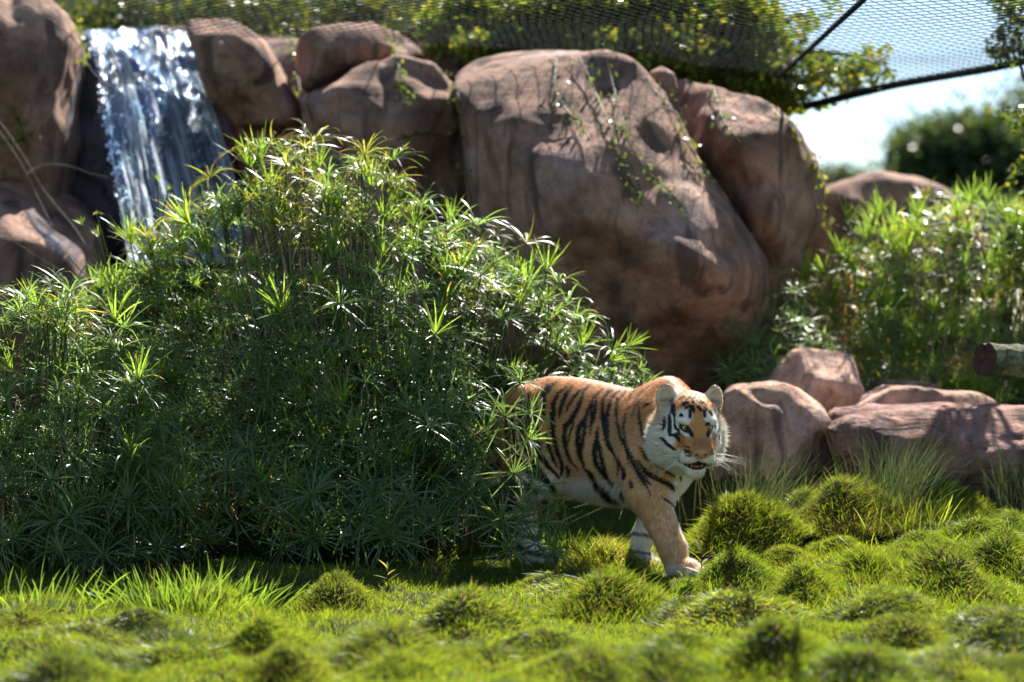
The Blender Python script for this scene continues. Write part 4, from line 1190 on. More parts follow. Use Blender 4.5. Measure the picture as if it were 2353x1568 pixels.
def tiger_clear(p, margin=0.0):
    """True where a point keeps clear of the tiger"""
    r = p - T_ORG
    a = -T_YAW
    X = r[:, 0] * math.cos(a) - r[:, 1] * math.sin(a)
    Y = r[:, 0] * math.sin(a) + r[:, 1] * math.cos(a)
    return ~((X > -0.80 - margin) & (X < 1.15 + margin) & (np.abs(Y) < 0.32 + margin) & (p[:, 2] < 1.10 + margin))

def dome_bush(label, outline, yc, ry, n, seed, base_py, kinds_fn, n_parts, n_split, root_x, front_pow=2.0, sc=(0.85, 1.12), lo_frac=0.02, extra=None, cull=None, deep=0.6):
    """outline: (px, py) points of the top edge; whorls fill the dome under it"""
    rg = np.random.default_rng(seed)
    ox = np.array([o[0] for o in outline], float); oy = np.array([o[1] for o in outline], float)
    heads, axes, score = [], [], []
    tries = 0
    while len(heads) < n and tries < n * 12:
        tries += 1
        px = rg.uniform(ox[0], ox[-1])
        top = np.interp(px, ox, oy)
        ztop = P(px, top, yc)[2] - 0.10
        zb = P(px, base_py, yc)[2]
        if ztop - zb < 0.12:
            continue
        f = rg.random() ** 0.85 * (1 - lo_frac) + lo_frac
        if rg.random() > (ztop - zb) / 1.9 + 0.25:
            continue
        e = 1 - ((px - (ox[0] + ox[-1]) / 2) / ((ox[-1] - ox[0]) / 2)) ** 2 * 0.35
        rr = ry * e * math.sqrt(max(0, 1 - f ** front_pow))
        u = rg.random()
        if u < 0.70:                         # skin towards the camera
            y = yc - rr + abs(rg.normal(0, 0.10))
        else:
            y = yc - rr + rg.uniform(0.05, deep) * (1 + rr)
        x = P(px, 700, yc)[0] * (y / yc)      # keep the outline as seen
        z = zb + f * (ztop - zb)
        z = CAMZ + (z - CAMZ) * (y / yc)
        if f > 0.72 and rg.random() < 0.45:
            z += rg.uniform(0.02, 0.22)
        p = np.array([x, y, z])
        gz = float(ground_z(p[0], p[1]))
        if z < gz + 0.10:
            continue
        if not tiger_clear(p[None], 0.06)[0]:
            continue
        if cull is not None and cull(px, p):
            continue
        out = np.array([0.35 * (px - (ox[0] + ox[-1]) / 2) / 600.0, -(1 - f) * 0.9 - 0.05, 0.45 + 0.8 * f])
        ax = nrm(out + rg.normal(0, 0.22, 3))
        heads.append(p); axes.append(ax); score.append(-(y - (yc - rr)) * 3 + 0.3 * f - (0.8 if u >= 0.70 else 0) + rg.normal(0, 0.25))
    heads = np.array(heads); axes = np.array(axes); score = np.array(score)
    if extra is not None:
        for ex_ in extra:
            px, py, d, a = ex_[:4]
            heads = np.vstack([heads, P(px, py, d)]); axes = np.vstack([axes, nrm(np.array(a, float))]); score = np.append(score, 9.0 - 0.001 * len(score))
    o = np.argsort(-score)
    heads, axes = heads[o], axes[o]
    K = len(heads)
    bx = heads[:, 0] + (root_x(heads[:, 0]) - heads[:, 0]) * 0.45 + rg.normal(0, 0.08, K)
    by = heads[:, 1] * 0.55 + 0.45 * yc + rg.normal(0, 0.08, K)
    nb = ~tiger_clear(np.stack([bx, by, 0 * bx + 0.3], -1), 0.1)
    bx = np.where(nb, bx - 0.6, bx); by = np.where(nb, by + 0.3, by)
    bases = np.stack([bx, by, ground_z(bx, by) - 0.02], -1)
    kinds = [kinds_fn(h, rg) for h in heads]
    scales = rg.uniform(sc[0], sc[1], K)
    for j_, ex_ in enumerate(extra or []):
        if len(ex_) > 4:
            scales[j_] = ex_[4]; kinds[j_] = ex_[5]
            bases[j_, 0] = heads[j_, 0] + 0.25
    g0 = np.array([float(np.mean(bases[:, 0])), yc, 0.0]); g0[2] = float(ground_z(g0[0], g0[1]))
    return papyrus(label, heads, bases, axes, kinds, scales, rg, n_parts, n_split, g0)

def kinds_main(h, rg):
    u = rg.random()
    if h[2] > 1.55:
        return 'yellow' if u < 0.36 else ('young' if u < 0.66 else 'green')
    if h[2] > 1.1:
        return 'yellow' if u < 0.12 else ('young' if u < 0.30 else ('dead' if u < 0.315 else 'green'))
    return 'young' if u < 0.12 else ('dead' if u < 0.14 else 'green')

main_outline = [(150, 760), (235, 640), (300, 580), (380, 520), (450, 455), (520, 385), (580, 345), (640, 322), (700, 312), (760, 340), (850, 368), (915, 372), (975, 420), (1060, 470), (1110, 520), (1170, 580), (1235, 590), (1280, 660), (1310, 740), (1360, 790), (1440, 800), (1490, 850)]
dome_bush('huge umbrella papyrus bush filling the left half, hiding the tiger’s rump', main_outline, 13.1, 1.30, 900, 41, 1330, kinds_main, 300, 16,
          lambda x: -0.65, front_pow=1.25, deep=0.35, sc=(0.72, 1.35), extra=[(190, 518, 12.9, (-0.5, -0.1, 1), 0.34, 'young'), (226, 545, 12.9, (-0.3, -0.1, 1), 0.40, 'young'), (222, 492, 12.95, (-0.3, 0, 1), 0.22, 'yellow'), (156, 588, 12.9, (-0.8, 0, 0.6), 0.22, 'yellow'), (362, 418, 12.95, (0.05, 0, 1), 0.36, 'young'), (386, 438, 12.95, (0.4, 0, 1), 0.24, 'young'), (300, 560, 12.8, (-0.2, -0.1, 1), 0.8, 'young'), (1210, 560, 12.9, (0.5, -0.2, 1), 1.1, 'yellow'), (700, 340, 12.9, (0.1, -0.2, 1)), (890, 420, 12.8, (0.3, -0.3, 1)), (830, 400, 12.7, (0, -0.3, 1)), (985, 985, 11.85, (0.15, -0.55, 0.8)), (1215, 950, 11.9, (0.5, -0.6, 0.5)),
                                  (1000, 770, 12.0, (0.1, -0.7, 0.6)), (650, 720, 12.1, (-0.1, -0.7, 0.6)), (780, 700, 12.1, (0.2, -0.6, 0.6)), (840, 880, 11.95, (0, -0.6, 0.7)), (715, 1140, 11.75, (0.0, -0.8, 0.4)), (520, 1080, 11.75, (0.1, -0.8, 0.5)), (390, 1110, 11.75, (-0.1, -0.8, 0.5)),
                                  (1265, 1170, 11.85, (0.6, -0.5, 0.3)), (1180, 1090, 11.85, (0.3, -0.7, 0.4)), (1215, 1010, 11.85, (0.4, -0.7, 0.2)), (1225, 1120, 11.8, (0.5, -0.6, 0.2)), (1250, 1200, 11.75, (0.6, -0.6, 0.3)), (1200, 1170, 11.7, (0.3, -0.8, 0.3)), (1230, 1250, 11.7, (0.4, -0.7, 0.4)), (1170, 1260, 11.65, (0.2, -0.8, 0.3)), (1195, 880, 11.9, (0.4, -0.4, 0.8)), (1160, 960, 11.9, (0.2, -0.7, 0.5)), (1265, 1260, 11.7, (0.7, -0.5, 0.3)), (1150, 1200, 11.8, (0.2, -0.7, 0.3)), (1440, 800, 13.0, (0.7, 0, 0.7)), (1400, 830, 13.0, (0.8, -0.1, 0.6)), (1470, 850, 13.0, (0.9, 0, 0.5))],
          cull=lambda px, p: (px > 1190 and p[1] < 12.75) or (px > 1120 and p[2] < 0.25))
dome_bush('lower papyrus clump at the left edge with upright lit leaves', [(-160, 720), (-60, 700), (40, 690), (120, 655), (200, 700), (270, 760), (330, 830), (400, 930), (440, 1020)], 12.0, 0.60, 280, 42, 1380, kinds_main, 110, 2,
          lambda x: -2.5, front_pow=1.4, deep=0.3, sc=(0.72, 1.35), extra=[(120, 1105, 11.35, (0, -0.6, 0.7)), (30, 1240, 11.3, (0, -0.6, 0.7)), (60, 690, 11.9, (0, -0.1, 1)), (160, 720, 11.9, (0.1, -0.1, 1)), (160, 1190, 11.4, (0.2, -0.6, 0.6))])
dome_bush('sunlit papyrus bush behind the rocks at right', [(1790, 760), (1840, 640), (1900, 560), (1970, 510), (2050, 480), (2130, 475), (2200, 452), (2290, 470), (2380, 470), (2460, 520), (2540, 600)], 15.9, 1.1, 520, 43, 930, lambda h, rg: rg.choice(['young', 'yellow', 'green', 'dead'], p=[0.42, 0.20, 0.33, 0.05]), 180, 0,  # extra pale young and yellow whorls put sunlit brightness into the leaf colours
          lambda x: 3.2, front_pow=1.25, deep=0.35, sc=(0.72, 1.35), extra=[(2020, 500, 15.4, (0, -0.2, 1)), (2230, 470, 15.5, (0.1, -0.2, 1))])
dome_bush('small dark papyrus clump in the shade at the foot of the big boulder', [(1660, 800), (1720, 690), (1790, 640), (1850, 650), (1890, 720), (1920, 800)], 15.0, 0.3, 60, 44, 890, lambda h, rg: 'green', 60, 0, lambda x: 1.75)

# ------------------------------------------------------------------ grass
GR = np.random.default_rng(77)
def grass_cols(K, rg, warm=0.0):
    g = np.array([0.056, 0.112, 0.014]); y = np.array([0.118, 0.148, 0.018]); s = np.array([0.12, 0.10, 0.055])
    t = rg.random(K)[:, None]
    c = g * (1 - t) + y * t
    st = rg.random(K) < 0.05 + warm
    c = np.where(st[:, None], s * rg.uniform(0.6, 1.2, (K, 1)), c)
    return c * rg.uniform(0.75, 1.2, (K, 1))

def blade_mesh(name, roots, nn, L, W, tilt, rg, rows=3, droop=0.35, warm=0.0, org=None, cols=None, mat=None):
    K = len(roots)
    d = nrm(nn + rg.normal(0, tilt, (K, 3)))
    hor = nrm(rg.normal(0, 1, (K, 3)) * np.array([1, 1, 0.0]) + 1e-6)
    bend = hor * rg.uniform(0.05, droop, (K, 1)) - np.array([0, 0, 1.0]) * rg.uniform(0, droop * 0.9, (K, 1))
    ang = rg.uniform(0, 2 * math.pi, K)
    side = nrm(np.cross(d, np.stack([np.cos(ang), np.sin(ang), 0 * ang], -1)))
    c = grass_cols(K, rg, warm) if cols is None else cols
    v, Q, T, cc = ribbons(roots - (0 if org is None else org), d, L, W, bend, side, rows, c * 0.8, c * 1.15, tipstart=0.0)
    me = new_mesh(name, v, [Q, T] if Q is not None else [T], smooth=False, mat=mat or M_GRASS)
    set_color(me, cc)
    return me

def build_lawn():
    rg = GR
    K = 150000
    y = 7.9 + (14.4 - 7.9) * rg.random(K * 2) ** 1.15
    x = rg.uniform(-1, 1, K * 2) * (0.2265 * y + 0.15)
    # thin under the papyrus, dense in the open
    keep = ~((y > 12.2) & (x < 0.0) & (rg.random(K * 2) < 0.75))
    keep &= ~((y > 13.3) & (rg.random(K * 2) < 0.4))
    x, y = x[keep][:K], y[keep][:K]
    p = np.stack([x, y, ground_z(x, y) - 0.005], -1)
    n = ground_n(x, y)
    L = rg.uniform(0.028, 0.062, len(p)) * (0.8 + 0.5 * vnoise(x * 2.5, y * 2.5, 2.2))
    pw = np.array([0.455 + 0.672 * math.cos(T_YAW) + 0.10 * math.sin(T_YAW), 12.05 + 0.672 * math.sin(T_YAW) - 0.10 * math.cos(T_YAW)])
    L = L * (1 - 0.6 * np.exp(-((x - pw[0]) ** 2 + (y - pw[1] + 0.1) ** 2) / 0.05))
    W = rg.uniform(0.0024, 0.0042, len(p))
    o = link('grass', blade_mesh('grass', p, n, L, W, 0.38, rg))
    o['kind'] = 'stuff'; o['label'] = 'short bright green turf covering the ground around the tiger'; o['category'] = 'grass'
    # taller single blades here and there
    K = 1500
    y = rg.uniform(9.5, 13.6, K); x = rg.uniform(-1, 1, K) * 0.23 * y
    kk = (x > 0.9) | (rg.random(K) < 0.35)
    x, y = x[kk], y[kk]
    p = np.stack([x, y, ground_z(x, y)], -1)
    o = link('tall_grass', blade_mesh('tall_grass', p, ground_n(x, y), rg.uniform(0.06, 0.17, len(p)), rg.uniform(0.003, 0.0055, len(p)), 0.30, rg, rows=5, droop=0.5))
    o['kind'] = 'stuff'; o['label'] = 'taller loose grass blades scattered over the turf'; o['category'] = 'grass'
build_lawn()

M_MOUND = None
def mound_material():
    N = NT('thatch')
    tc = N.n('ShaderNodeTexCoord')
    n1 = N.n('ShaderNodeTexNoise', {'Vector': tc.outputs['Object'], 'Scale': 30.0, 'Detail': 5.0})
    c = N.ramp(n1.outputs['Fac'], [(0.35, (0.022, 0.026, 0.008)), (0.65, (0.060, 0.060, 0.020))])
    b = N.n('ShaderNodeBsdfPrincipled', {'Base Color': c, 'Roughness': 1.0, 'Specular IOR Level': 0.05})
    return N.out(b.outputs[0])
M_MOUND = mound_material()

def mound_variant(rg, dens, warm=0.0, blade=(0.028, 0.055), R=0.20, Hh=0.165):
    """hummock of about 0.2 m radius and 0.17 m height, its skirt running out into the turf"""
    RM = 1.55 * R
    fq = 0.2 / R
    off = rg.uniform(0, 50)
    def hz(x, y):
        a = np.arctan2(y, x)
        r = np.hypot(x, y) / (R * (1 + 0.60 * fbm(np.cos(a) * 0.9 + off, np.sin(a) * 0.9, 0.5, 2)))
        z = Hh * np.exp(-(r ** 1.85) * 1.15)
        return z + 0.042 / fq * fbm(x * 11 * fq + off, y * 11 * fq, 1.5, 2) * np.exp(-r * r * 0.6) - 0.014 * smoothstep(1.0, 1.5, r)
    nu, nv = 14, 26
    u = np.linspace(0.0, 1, nu) ** 0.9 * RM; w = np.linspace(0, 2 * math.pi, nv, endpoint=False)
    U, Wn = np.meshgrid(u[1:], w, indexing='ij')
    X, Y = U * np.cos(Wn), U * np.sin(Wn)
    v = np.concatenate([[[0, 0, float(hz(np.array([0.0]), np.array([1e-4]))[0])]], np.stack([X, Y, hz(X, Y)], -1).reshape(-1, 3)])
    q = np.array([(1 + i * nv + j, 1 + (i + 1) * nv + j, 1 + (i + 1) * nv + (j + 1) % nv, 1 + i * nv + (j + 1) % nv) for i in range(nu - 2) for j in range(nv)])
    tr = np.array([(0, 1 + j, 1 + (j + 1) % nv) for j in range(nv)])
    dome = new_mesh('hummock', v, [q, tr], mat=M_MOUND)
    K = dens
    rr = RM * 0.97 * np.sqrt(rg.random(K)); sw = rg.uniform(0, 2 * math.pi, K)
    x, y = rr * np.cos(sw), rr * np.sin(sw)
    e = 0.006
    gx = (hz(x + e, y) - hz(x - e, y)) / (2 * e); gy = (hz(x, y + e) - hz(x, y - e)) / (2 * e)
    p = np.stack([x, y, hz(x, y) - 0.004], -1)
    n = nrm(np.stack([-gx, -gy, np.full(K, 0.9)], -1))
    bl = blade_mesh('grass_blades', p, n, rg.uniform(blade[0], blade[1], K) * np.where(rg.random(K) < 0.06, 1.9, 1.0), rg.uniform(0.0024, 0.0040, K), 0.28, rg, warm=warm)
    return dome, bl

MV = [mound_variant(np.random.default_rng(100 + i), 6000, warm=(0.02, 0.05, 0.12, 0.02, 0.16, 0.05, 0.02)[i], blade=((0.028, 0.055), (0.03, 0.075), (0.022, 0.045), (0.03, 0.06), (0.03, 0.085), (0.025, 0.05), (0.035, 0.07))[i]) for i in range(7)]
MV_DRY = [mound_variant(np.random.default_rng(200 + i), 6500, warm=0.28, blade=(0.05, 0.10)) for i in range(2)]
def mound(px, py, wpx, hpx, label, var=0, dry=False, group=None, rot=0.0, depth=None):
    g = on_ground(px, py - hpx * 0.15)
    if depth is not None:
        g = P(px, py, depth); g[2] = float(ground_z(g[0], g[1]))
    ppm = FPX / g[1]
    sx = (wpx / ppm) / 0.40
    sz = max((hpx / ppm) / 0.17, 0.35)
    d, b = (MV_DRY if dry else MV)[var % (2 if dry else 7)]
    sc_ = np.array([sx, sx * (0.75 + 0.5 * ((px * 0.37) % 1.0)), sz])
    if depth is not None:
        d, b = mound_variant(np.random.default_rng(300 + var + int(px)), 12000, warm=0.30 if dry else 0.12, blade=(0.030, 0.070), R=0.46 * wpx / ppm, Hh=0.92 * hpx / ppm)
        sc_ = np.ones(3)
    o = bpy.data.objects.new('grass_mound', None); COL.objects.link(o)
    o.location = [float(c) for c in g]
    tag(o, label, 'grass mound', group or 'grassy hummocks')
    ca, sa = math.cos(rot), math.sin(rot)
    for nm, src in (('hummock', d), ('grass_blades', b)):
        me = src.copy()                       # draped over the ground where it stands
        co = np.zeros(len(me.vertices) * 3, np.float32)
        me.vertices.foreach_get('co', co)
        co = co.reshape(-1, 3) * sc_
        x, y = co[:, 0] * ca - co[:, 1] * sa, co[:, 0] * sa + co[:, 1] * ca
        z = co[:, 2] + ground_z(g[0] + x, g[1] + y) - g[2]
        me.vertices.foreach_set('co', np.stack([x, y, z], -1).astype(np.float32).ravel())
        me.update()
        c_ = link(nm, me, o)
        if nm == 'grass_blades':
            c_['kind'] = 'stuff'

MOUNDS = [
 (1680, 1352, 185, 72, 'round green grass mound with a seedling right before the tiger’s front paw', 0, 0),
 (1988, 1345, 145, 72, 'compact round grass mound, middle one of three right of the tiger', 1, 0),
 (2178, 1372, 195, 95, 'big dome-shaped grass mound with a dark front at lower right', 2, 0),
 (1838, 1372, 160, 62, 'low grass mound second to the right of the tiger’s paw', 3, 0),
 (1405, 1418, 180, 82, 'grass mound with shadowed right side below the tiger’s belly', 4, 0),
 (2310, 1310, 170, 62, 'grass mound at the right edge level with the tiger’s paws', 1, 0),
 (765, 1422, 200, 82, 'bright grass mound in front of the papyrus shadow, left of centre', 2, 0),
 (1690, 1225, 250, 150, 'tall grassy hump with straw between the tiger’s chest and the rocks', 0, 0),
 (1370, 1318, 170, 60, 'pale dry straw mound under the tiger’s belly', 0, 1),
 (1945, 1165, 260, 125, 'yellowish dry tussock mound below the pink rocks', 1, 1),
 (1850, 1150, 140, 105, 'small green mound left of the yellowish tussock', 3, 0),
 (2140, 1165, 210, 100, 'shaded green mound against the long dark rock', 4, 0),
 (2105, 1268, 120, 40, 'small tussock on the rise, left of the loose long blades', 5, 0),
 (2240, 1245, 150, 45, 'small tussock on the rise near the right edge', 6, 0),
 (1800, 1300, 115, 40, 'small tussock behind the second mound right of the paw', 2, 0),
 (2065, 1310, 105, 38, 'small tussock behind the gap between the two big right mounds', 0, 0),
 (1925, 1275, 110, 36, 'small tussock behind the compact round mound', 3, 0),
 (2340, 1225, 120, 40, 'small tussock cut by the right edge on the rise', 1, 0),
 (1330, 1360, 300, 40, 'low lit grass rim at the edge of the papyrus shadow', 3, 0),
]
DEEP = {1690: 12.40, 1945: 12.75, 1850: 12.85, 2140: 13.0}
for k, (a, b, c, d, lab, var, dry) in enumerate(MOUNDS):
    mound(a, b, c, d, lab, var, bool(dry), rot=k * 1.3, depth=DEEP.get(a))
fore = [(1050, 1455, 210, 80), (505, 1410, 130, 55), (1245, 1500, 200, 75), (930, 1520, 200, 70), (600, 1500, 210, 75), (1700, 1435, 190, 62), (1970, 1425, 190, 60), (1760, 1535, 260, 95), (1560, 1500, 190, 72), (2110, 1480, 220, 80), (2310, 1470, 210, 90), (200, 1490, 230, 75), (50, 1450, 170, 60), (400, 1540, 240, 80), (880, 1580, 240, 80), (1320, 1580, 260, 85), (2220, 1580, 260, 90), (670, 1590, 240, 80), (120, 1580, 240, 80), (1980, 1575, 240, 85), (1520, 1590, 220, 80), (1120, 1560, 180, 60), (330, 1440, 150, 55), (1560, 1420, 150, 50), (2080, 1400, 120, 40), (2290, 1395, 130, 55), (1870, 1480, 150, 55)]
_fr = np.random.default_rng(9)
fore = [(a + _fr.uniform(-20, 20), b + _fr.uniform(-12, 12), c * _fr.uniform(0.75, 1.4), d * _fr.uniform(0.6, 1.15)) for a, b, c, d in fore]
ORD = ['leftmost', 'second from the left', 'third from the left', 'fourth from the left', 'fifth from the left', 'sixth from the left', 'seventh from the left', 'eighth from the left', 'ninth from the left', 'tenth from the left', 'eleventh from the left', 'twelfth from the left']
rows = {'bottom row': [m for m in fore if m[1] >= 1530], 'middle row': [m for m in fore if 1460 <= m[1] < 1530], 'upper row': [m for m in fore if m[1] < 1460]}
k = 0
for rn_, ms_ in rows.items():
    for j_, (a, b, c, d) in enumerate(sorted(ms_)):
        mound(a, b, c, d, 'soft blurred green hummock, %s in the %s of the foreground' % (ORD[j_], rn_), k, rot=k * 0.9, group='foreground hummocks')
        k += 1

def tuft(label, px, py, n, L, lean, spread, seed, w=(0.0016, 0.003), cols=None, depth=None, radius=0.10, name='grass_tuft', mix=0.25, dz=0.0):
    rg = np.random.default_rng(seed)
    g = on_ground(px, py) if depth is None else P(px, py, depth)
    if depth is not None:
        g[2] = ground_z(g[0], g[1]) + dz
    r = np.stack([rg.normal(0, radius, n), rg.normal(0, radius, n), np.zeros(n)], -1)
    nn = nrm(np.array([lean, 0.0, 1.0]) + r / radius * np.array([spread, spread, 0]))
    c = np.array(cols if cols is not None else (0.070, 0.100, 0.042)) * rg.uniform(0.7, 1.3, (n, 1))
    dry = rg.random(n) < mix
    c = np.where(dry[:, None], np.array([0.15, 0.13, 0.08]) * rg.uniform(0.7, 1.2, (n, 1)), c)
    me = blade_mesh(name, r, nn, rg.uniform(L[0], L[1], n), rg.uniform(w[0], w[1], n), 0.10, rg, rows=6, droop=0.35, cols=c, mat=M_RUSH if w[1] <= 0.0031 else None)
    o = bpy.data.objects.new(name, None); COL.objects.link(o); o.location = [float(c) for c in g]
    tag(o, label, 'grass tuft')
    b = link('blades', me, o); b['kind'] = 'stuff'
    return o
tuft('tall thin rush tuft with dry stalks right of the tiger’s cheek', 1735, 1150, 300, (0.25, 0.52), 0.35, 0.18, 51, depth=12.45, radius=0.09, dz=0.16)
tuft('fine green rush tuft fanning out before the long dark rock', 2050, 1165, 420, (0.25, 0.55), 0.22, 0.22, 52, depth=12.7, radius=0.11, mix=0.12, dz=0.10)
tuft('narrow green rush tuft at the right edge', 2345, 1150, 200, (0.30, 0.55), 0.0, 0.12, 53, depth=12.9, radius=0.10, mix=0.1)
tuft('sparse tall dry stalks behind the tiger’s head', 1640, 1000, 40, (0.40, 0.72), 0.05, 0.22, 54, depth=13.1, radius=0.22, mix=0.6)
tuft('glossy broad-bladed grass tuft at lower left before the papyrus', 440, 1400, 330, (0.12, 0.26), 0.05, 0.28, 55, w=(0.006, 0.010), cols=(0.075, 0.13, 0.025), radius=0.16, mix=0.04)
tuft('sparse broad grass blades at the lower left corner', 60, 1400, 60, (0.12, 0.26), 0.0, 0.3, 56, w=(0.006, 0.010), cols=(0.075, 0.13, 0.025), radius=0.16, mix=0.04)
tuft('loose grass clump with long arching blades on the right rise', 2120, 1215, 90, (0.12, 0.26), 0.1, 0.3, 57, w=(0.003, 0.006), cols=(0.13, 0.17, 0.03), radius=0.18, mix=0.1)
tuft('small grass clump between the tiger’s front paws', 1500, 1312, 90, (0.06, 0.14), 0.0, 0.3, 58, w=(0.003, 0.005), cols=(0.13, 0.15, 0.05), radius=0.07, mix=0.4)
tuft('green grass clump under the tiger’s belly', 1400, 1225, 220, (0.08, 0.16), 0.0, 0.25, 59, w=(0.003, 0.006), cols=(0.08, 0.13, 0.025), radius=0.22, mix=0.1)
tuft('bright grass clump at the tiger’s hind paw', 1290, 1290, 150, (0.10, 0.22), 0.0, 0.25, 60, w=(0.004, 0.007), cols=(0.08, 0.14, 0.025), radius=0.14, mix=0.05)

def oval_leaf(L, W, rows=5, fold=0.15):
    t = np.linspace(0, 1, rows)
    w = W * 0.5 * np.sin(np.pi * np.clip(t * 0.94 + 0.04, 0, 1)) ** 0.8
    mid = np.stack([0 * t, t * L, -0.18 * L * t ** 2], -1)
    a = mid + np.stack([-w, 0 * t, fold * w], -1); b = mid + np.stack([w, 0 * t, fold * w], -1)
    v = np.concatenate([a, mid, b]); q = []
    for i in range(rows - 1):
        q += [(i, rows + i, rows + i + 1, i + 1), (rows + i, 2 * rows + i, 2 * rows + i + 1, rows + i + 1)]
    return v, np.array(q)

def seedling(label, px, py, h, n, seed):
    rg = np.random.default_rng(seed)
    g = on_ground(px, py)
    r = bpy.data.objects.new('seedling', None); COL.objects.link(r); r.location = g.tolist()
    tag(r, label, 'seedling', 'broad-leaved seedlings')
    cv = np.array([[[0, 0, 0], [0.004, 0, h * 0.35], [0.0, 0, h * 0.7], [0.004, 0, h]]], float)
    v, q = tubes(cv, np.array([[0.004, 0.0035, 0.003, 0.002]]), 5)
    me = new_mesh('stem', v, q, mat=M_STALK); set_color(me, np.tile([0.10, 0.07, 0.03], (len(v), 1)))
    link('stem', me, r)
    lv, lq = oval_leaf(h * 0.62, h * 0.13)
    lm = new_mesh('leaf', lv, lq, mat=M_LEAF); set_color(lm, np.tile([0.20, 0.20, 0.03], (len(lv), 1)))
    for i in range(n):
        o = link('leaf', lm, r, loc=(0, 0, h * (0.35 + 0.65 * i / (n - 1))))
        o.rotation_euler = (rg.uniform(0.2, 0.7) + 0.5 * i / n, 0, i * 2.4 + seed)
        o.scale = (rg.uniform(0.75, 1.1),) * 3
seedling('yellow-green seedling on the mound before the tiger’s paw', 1612, 1345, 0.15, 6, 1)
seedling('small yellow-green seedling in the papyrus shadow, left of the paws', 1003, 1345, 0.11, 7, 2)
seedling('spindly seedling at the edge of the papyrus shadow', 890, 1370, 0.13, 6, 3)
# ------------------------------------------------------------------ hanging vines, trees, net, log
from mathutils.bvhtree import BVHTree
_rv = np.concatenate(ROCK_V); _rq = np.concatenate(ROCK_Q)
ROCK_BVH = BVHTree.FromPolygons(_rv.tolist(), _rq.tolist())
def on_rock(px, py, off=0.03, default=16.0):
    o = Vector((0, 0, CAMZ)); w = Vector(P(px, py, 16.0).tolist())
    h = ROCK_BVH.ray_cast(o, (w - o).normalized())
    if h[0] is None or h[0].y < 13.0:
        return P(px, py, default)
    return np.array(h[0]) + np.array(h[1]) * off

def leaf_cloud(centers, dirs, size, rg, col, spread=0.5):
    """many small pointed leaves: (K,3) centres"""
    K = len(centers)
    d = nrm(dirs + rg.normal(0, spread, (K, 3)))
    s = nrm(np.cross(d, rg.normal(0, 1, (K, 3))))
    n = np.cross(d, s)
    L = size * rg.uniform(0.6, 1.3, K)[:, None]
    W = L * rg.uniform(0.26, 0.36, (K, 1))
    a = centers
    b = centers + d * L * 0.45 - s * W + n * L * 0.08
    c = centers + d * L
    e = centers + d * L * 0.45 + s * W + n * L * 0.08
    v = np.stack([a, b, c, e], 1).reshape(-1, 3)
    f = np.arange(4 * K).reshape(-1, 4)
    cc = np.repeat(col, 4, axis=0)
    return v, f, cc

def vine(label, pts, seed, n=26, size=0.042, col=(0.06, 0.105, 0.025), rad=0.005, surf=True, depth=16.0, leafy=True):
    rg = np.random.default_rng(seed)
    pts = np.array(pts, float)
    seg = np.linalg.norm(np.diff(pts, axis=0), axis=1); cum = np.concatenate([[0], np.cumsum(seg)])
    u = np.linspace(0, cum[-1], max(int(cum[-1] / 14), 6))
    qx = np.interp(u, cum, pts[:, 0]) + rg.normal(0, 2.0, len(u)); qy = np.interp(u, cum, pts[:, 1])
    c3 = np.array([on_rock(a, b) if surf else P(a, b, depth) for a, b in zip(qx, qy)])
    for _ in range(3):
        c3[1:-1] = 0.25 * c3[:-2] + 0.5 * c3[1:-1] + 0.25 * c3[2:]
    org = c3[0]
    r = bpy.data.objects.new('hanging_vine', None); COL.objects.link(r); r.location = org.tolist()
    tag(r, label, 'vine', 'vines on the rock face')
    v, q = tubes((c3 - org)[None], np.full((1, len(c3)), rad), 4)
    me = new_mesh('stem', v, q, mat=M_STALK); set_color(me, np.tile([0.06, 0.07, 0.03], (len(v), 1)))
    link('stem', me, r)
    if leafy:
        lv, lq = oval_leaf(size, size * 0.5, rows=4)
        lm = new_mesh('leaf', lv, lq, mat=M_LEAF); set_color(lm, np.tile(np.array(col), (len(lv), 1)))
        lm2 = new_mesh('leaf', lv, lq, mat=M_LEAF); set_color(lm2, np.tile(np.array([0.17, 0.19, 0.03]), (len(lv), 1)))
        for i in range(int(n * 1.9)):
            k = int(np.clip(rg.beta(1.3, 1.1) * (len(c3) - 1), 0, len(c3) - 1))
            p = c3[k] - org + np.array([rg.normal(0, 0.03), -abs(rg.normal(0.01, 0.02)), rg.normal(0, 0.03)])
            o = link('leaf', lm if rg.random() < 0.85 else lm2, r, loc=p)
            o.rotation_euler = (rg.uniform(-1.8, 0.3), rg.uniform(-0.8, 0.8), rg.uniform(0, 6.28))
            o.scale = (rg.uniform(0.5, 1.15),) * 3
    return r
vine('leafy vine hanging down the round boulder left of the crevice', [(895, 60), (905, 110), (915, 160), (925, 215), (930, 250)], 1, 34)
vine('thin vine trailing in the dark crevice between the boulders', [(1040, 95), (1045, 170), (1062, 240), (1072, 330), (1085, 430), (1095, 480)], 2, 26, col=(0.06, 0.10, 0.03))
vine('vine trailing down the left of the huge boulder', [(1280, 130), (1275, 180), (1280, 240), (1330, 290), (1360, 330)], 3, 24, col=(0.06, 0.10, 0.03))
vine('long vine down the middle of the huge boulder', [(1330, 140), (1370, 220), (1400, 300), (1420, 380), (1455, 440), (1475, 480)], 4, 40)
vine('long vine right of the middle of the huge boulder, ending lowest', [(1400, 150), (1420, 250), (1440, 340), (1480, 400), (1530, 440), (1580, 500)], 5, 38)
vine('vine in the cleft between the huge boulder and the leaning one', [(1500, 180), (1540, 260), (1570, 330), (1600, 385), (1625, 440)], 6, 40, col=(0.06, 0.11, 0.03))
vine('short vine on the leaning boulder with streaks', [(1640, 210), (1660, 280), (1700, 330)], 7, 16, col=(0.06, 0.10, 0.03))
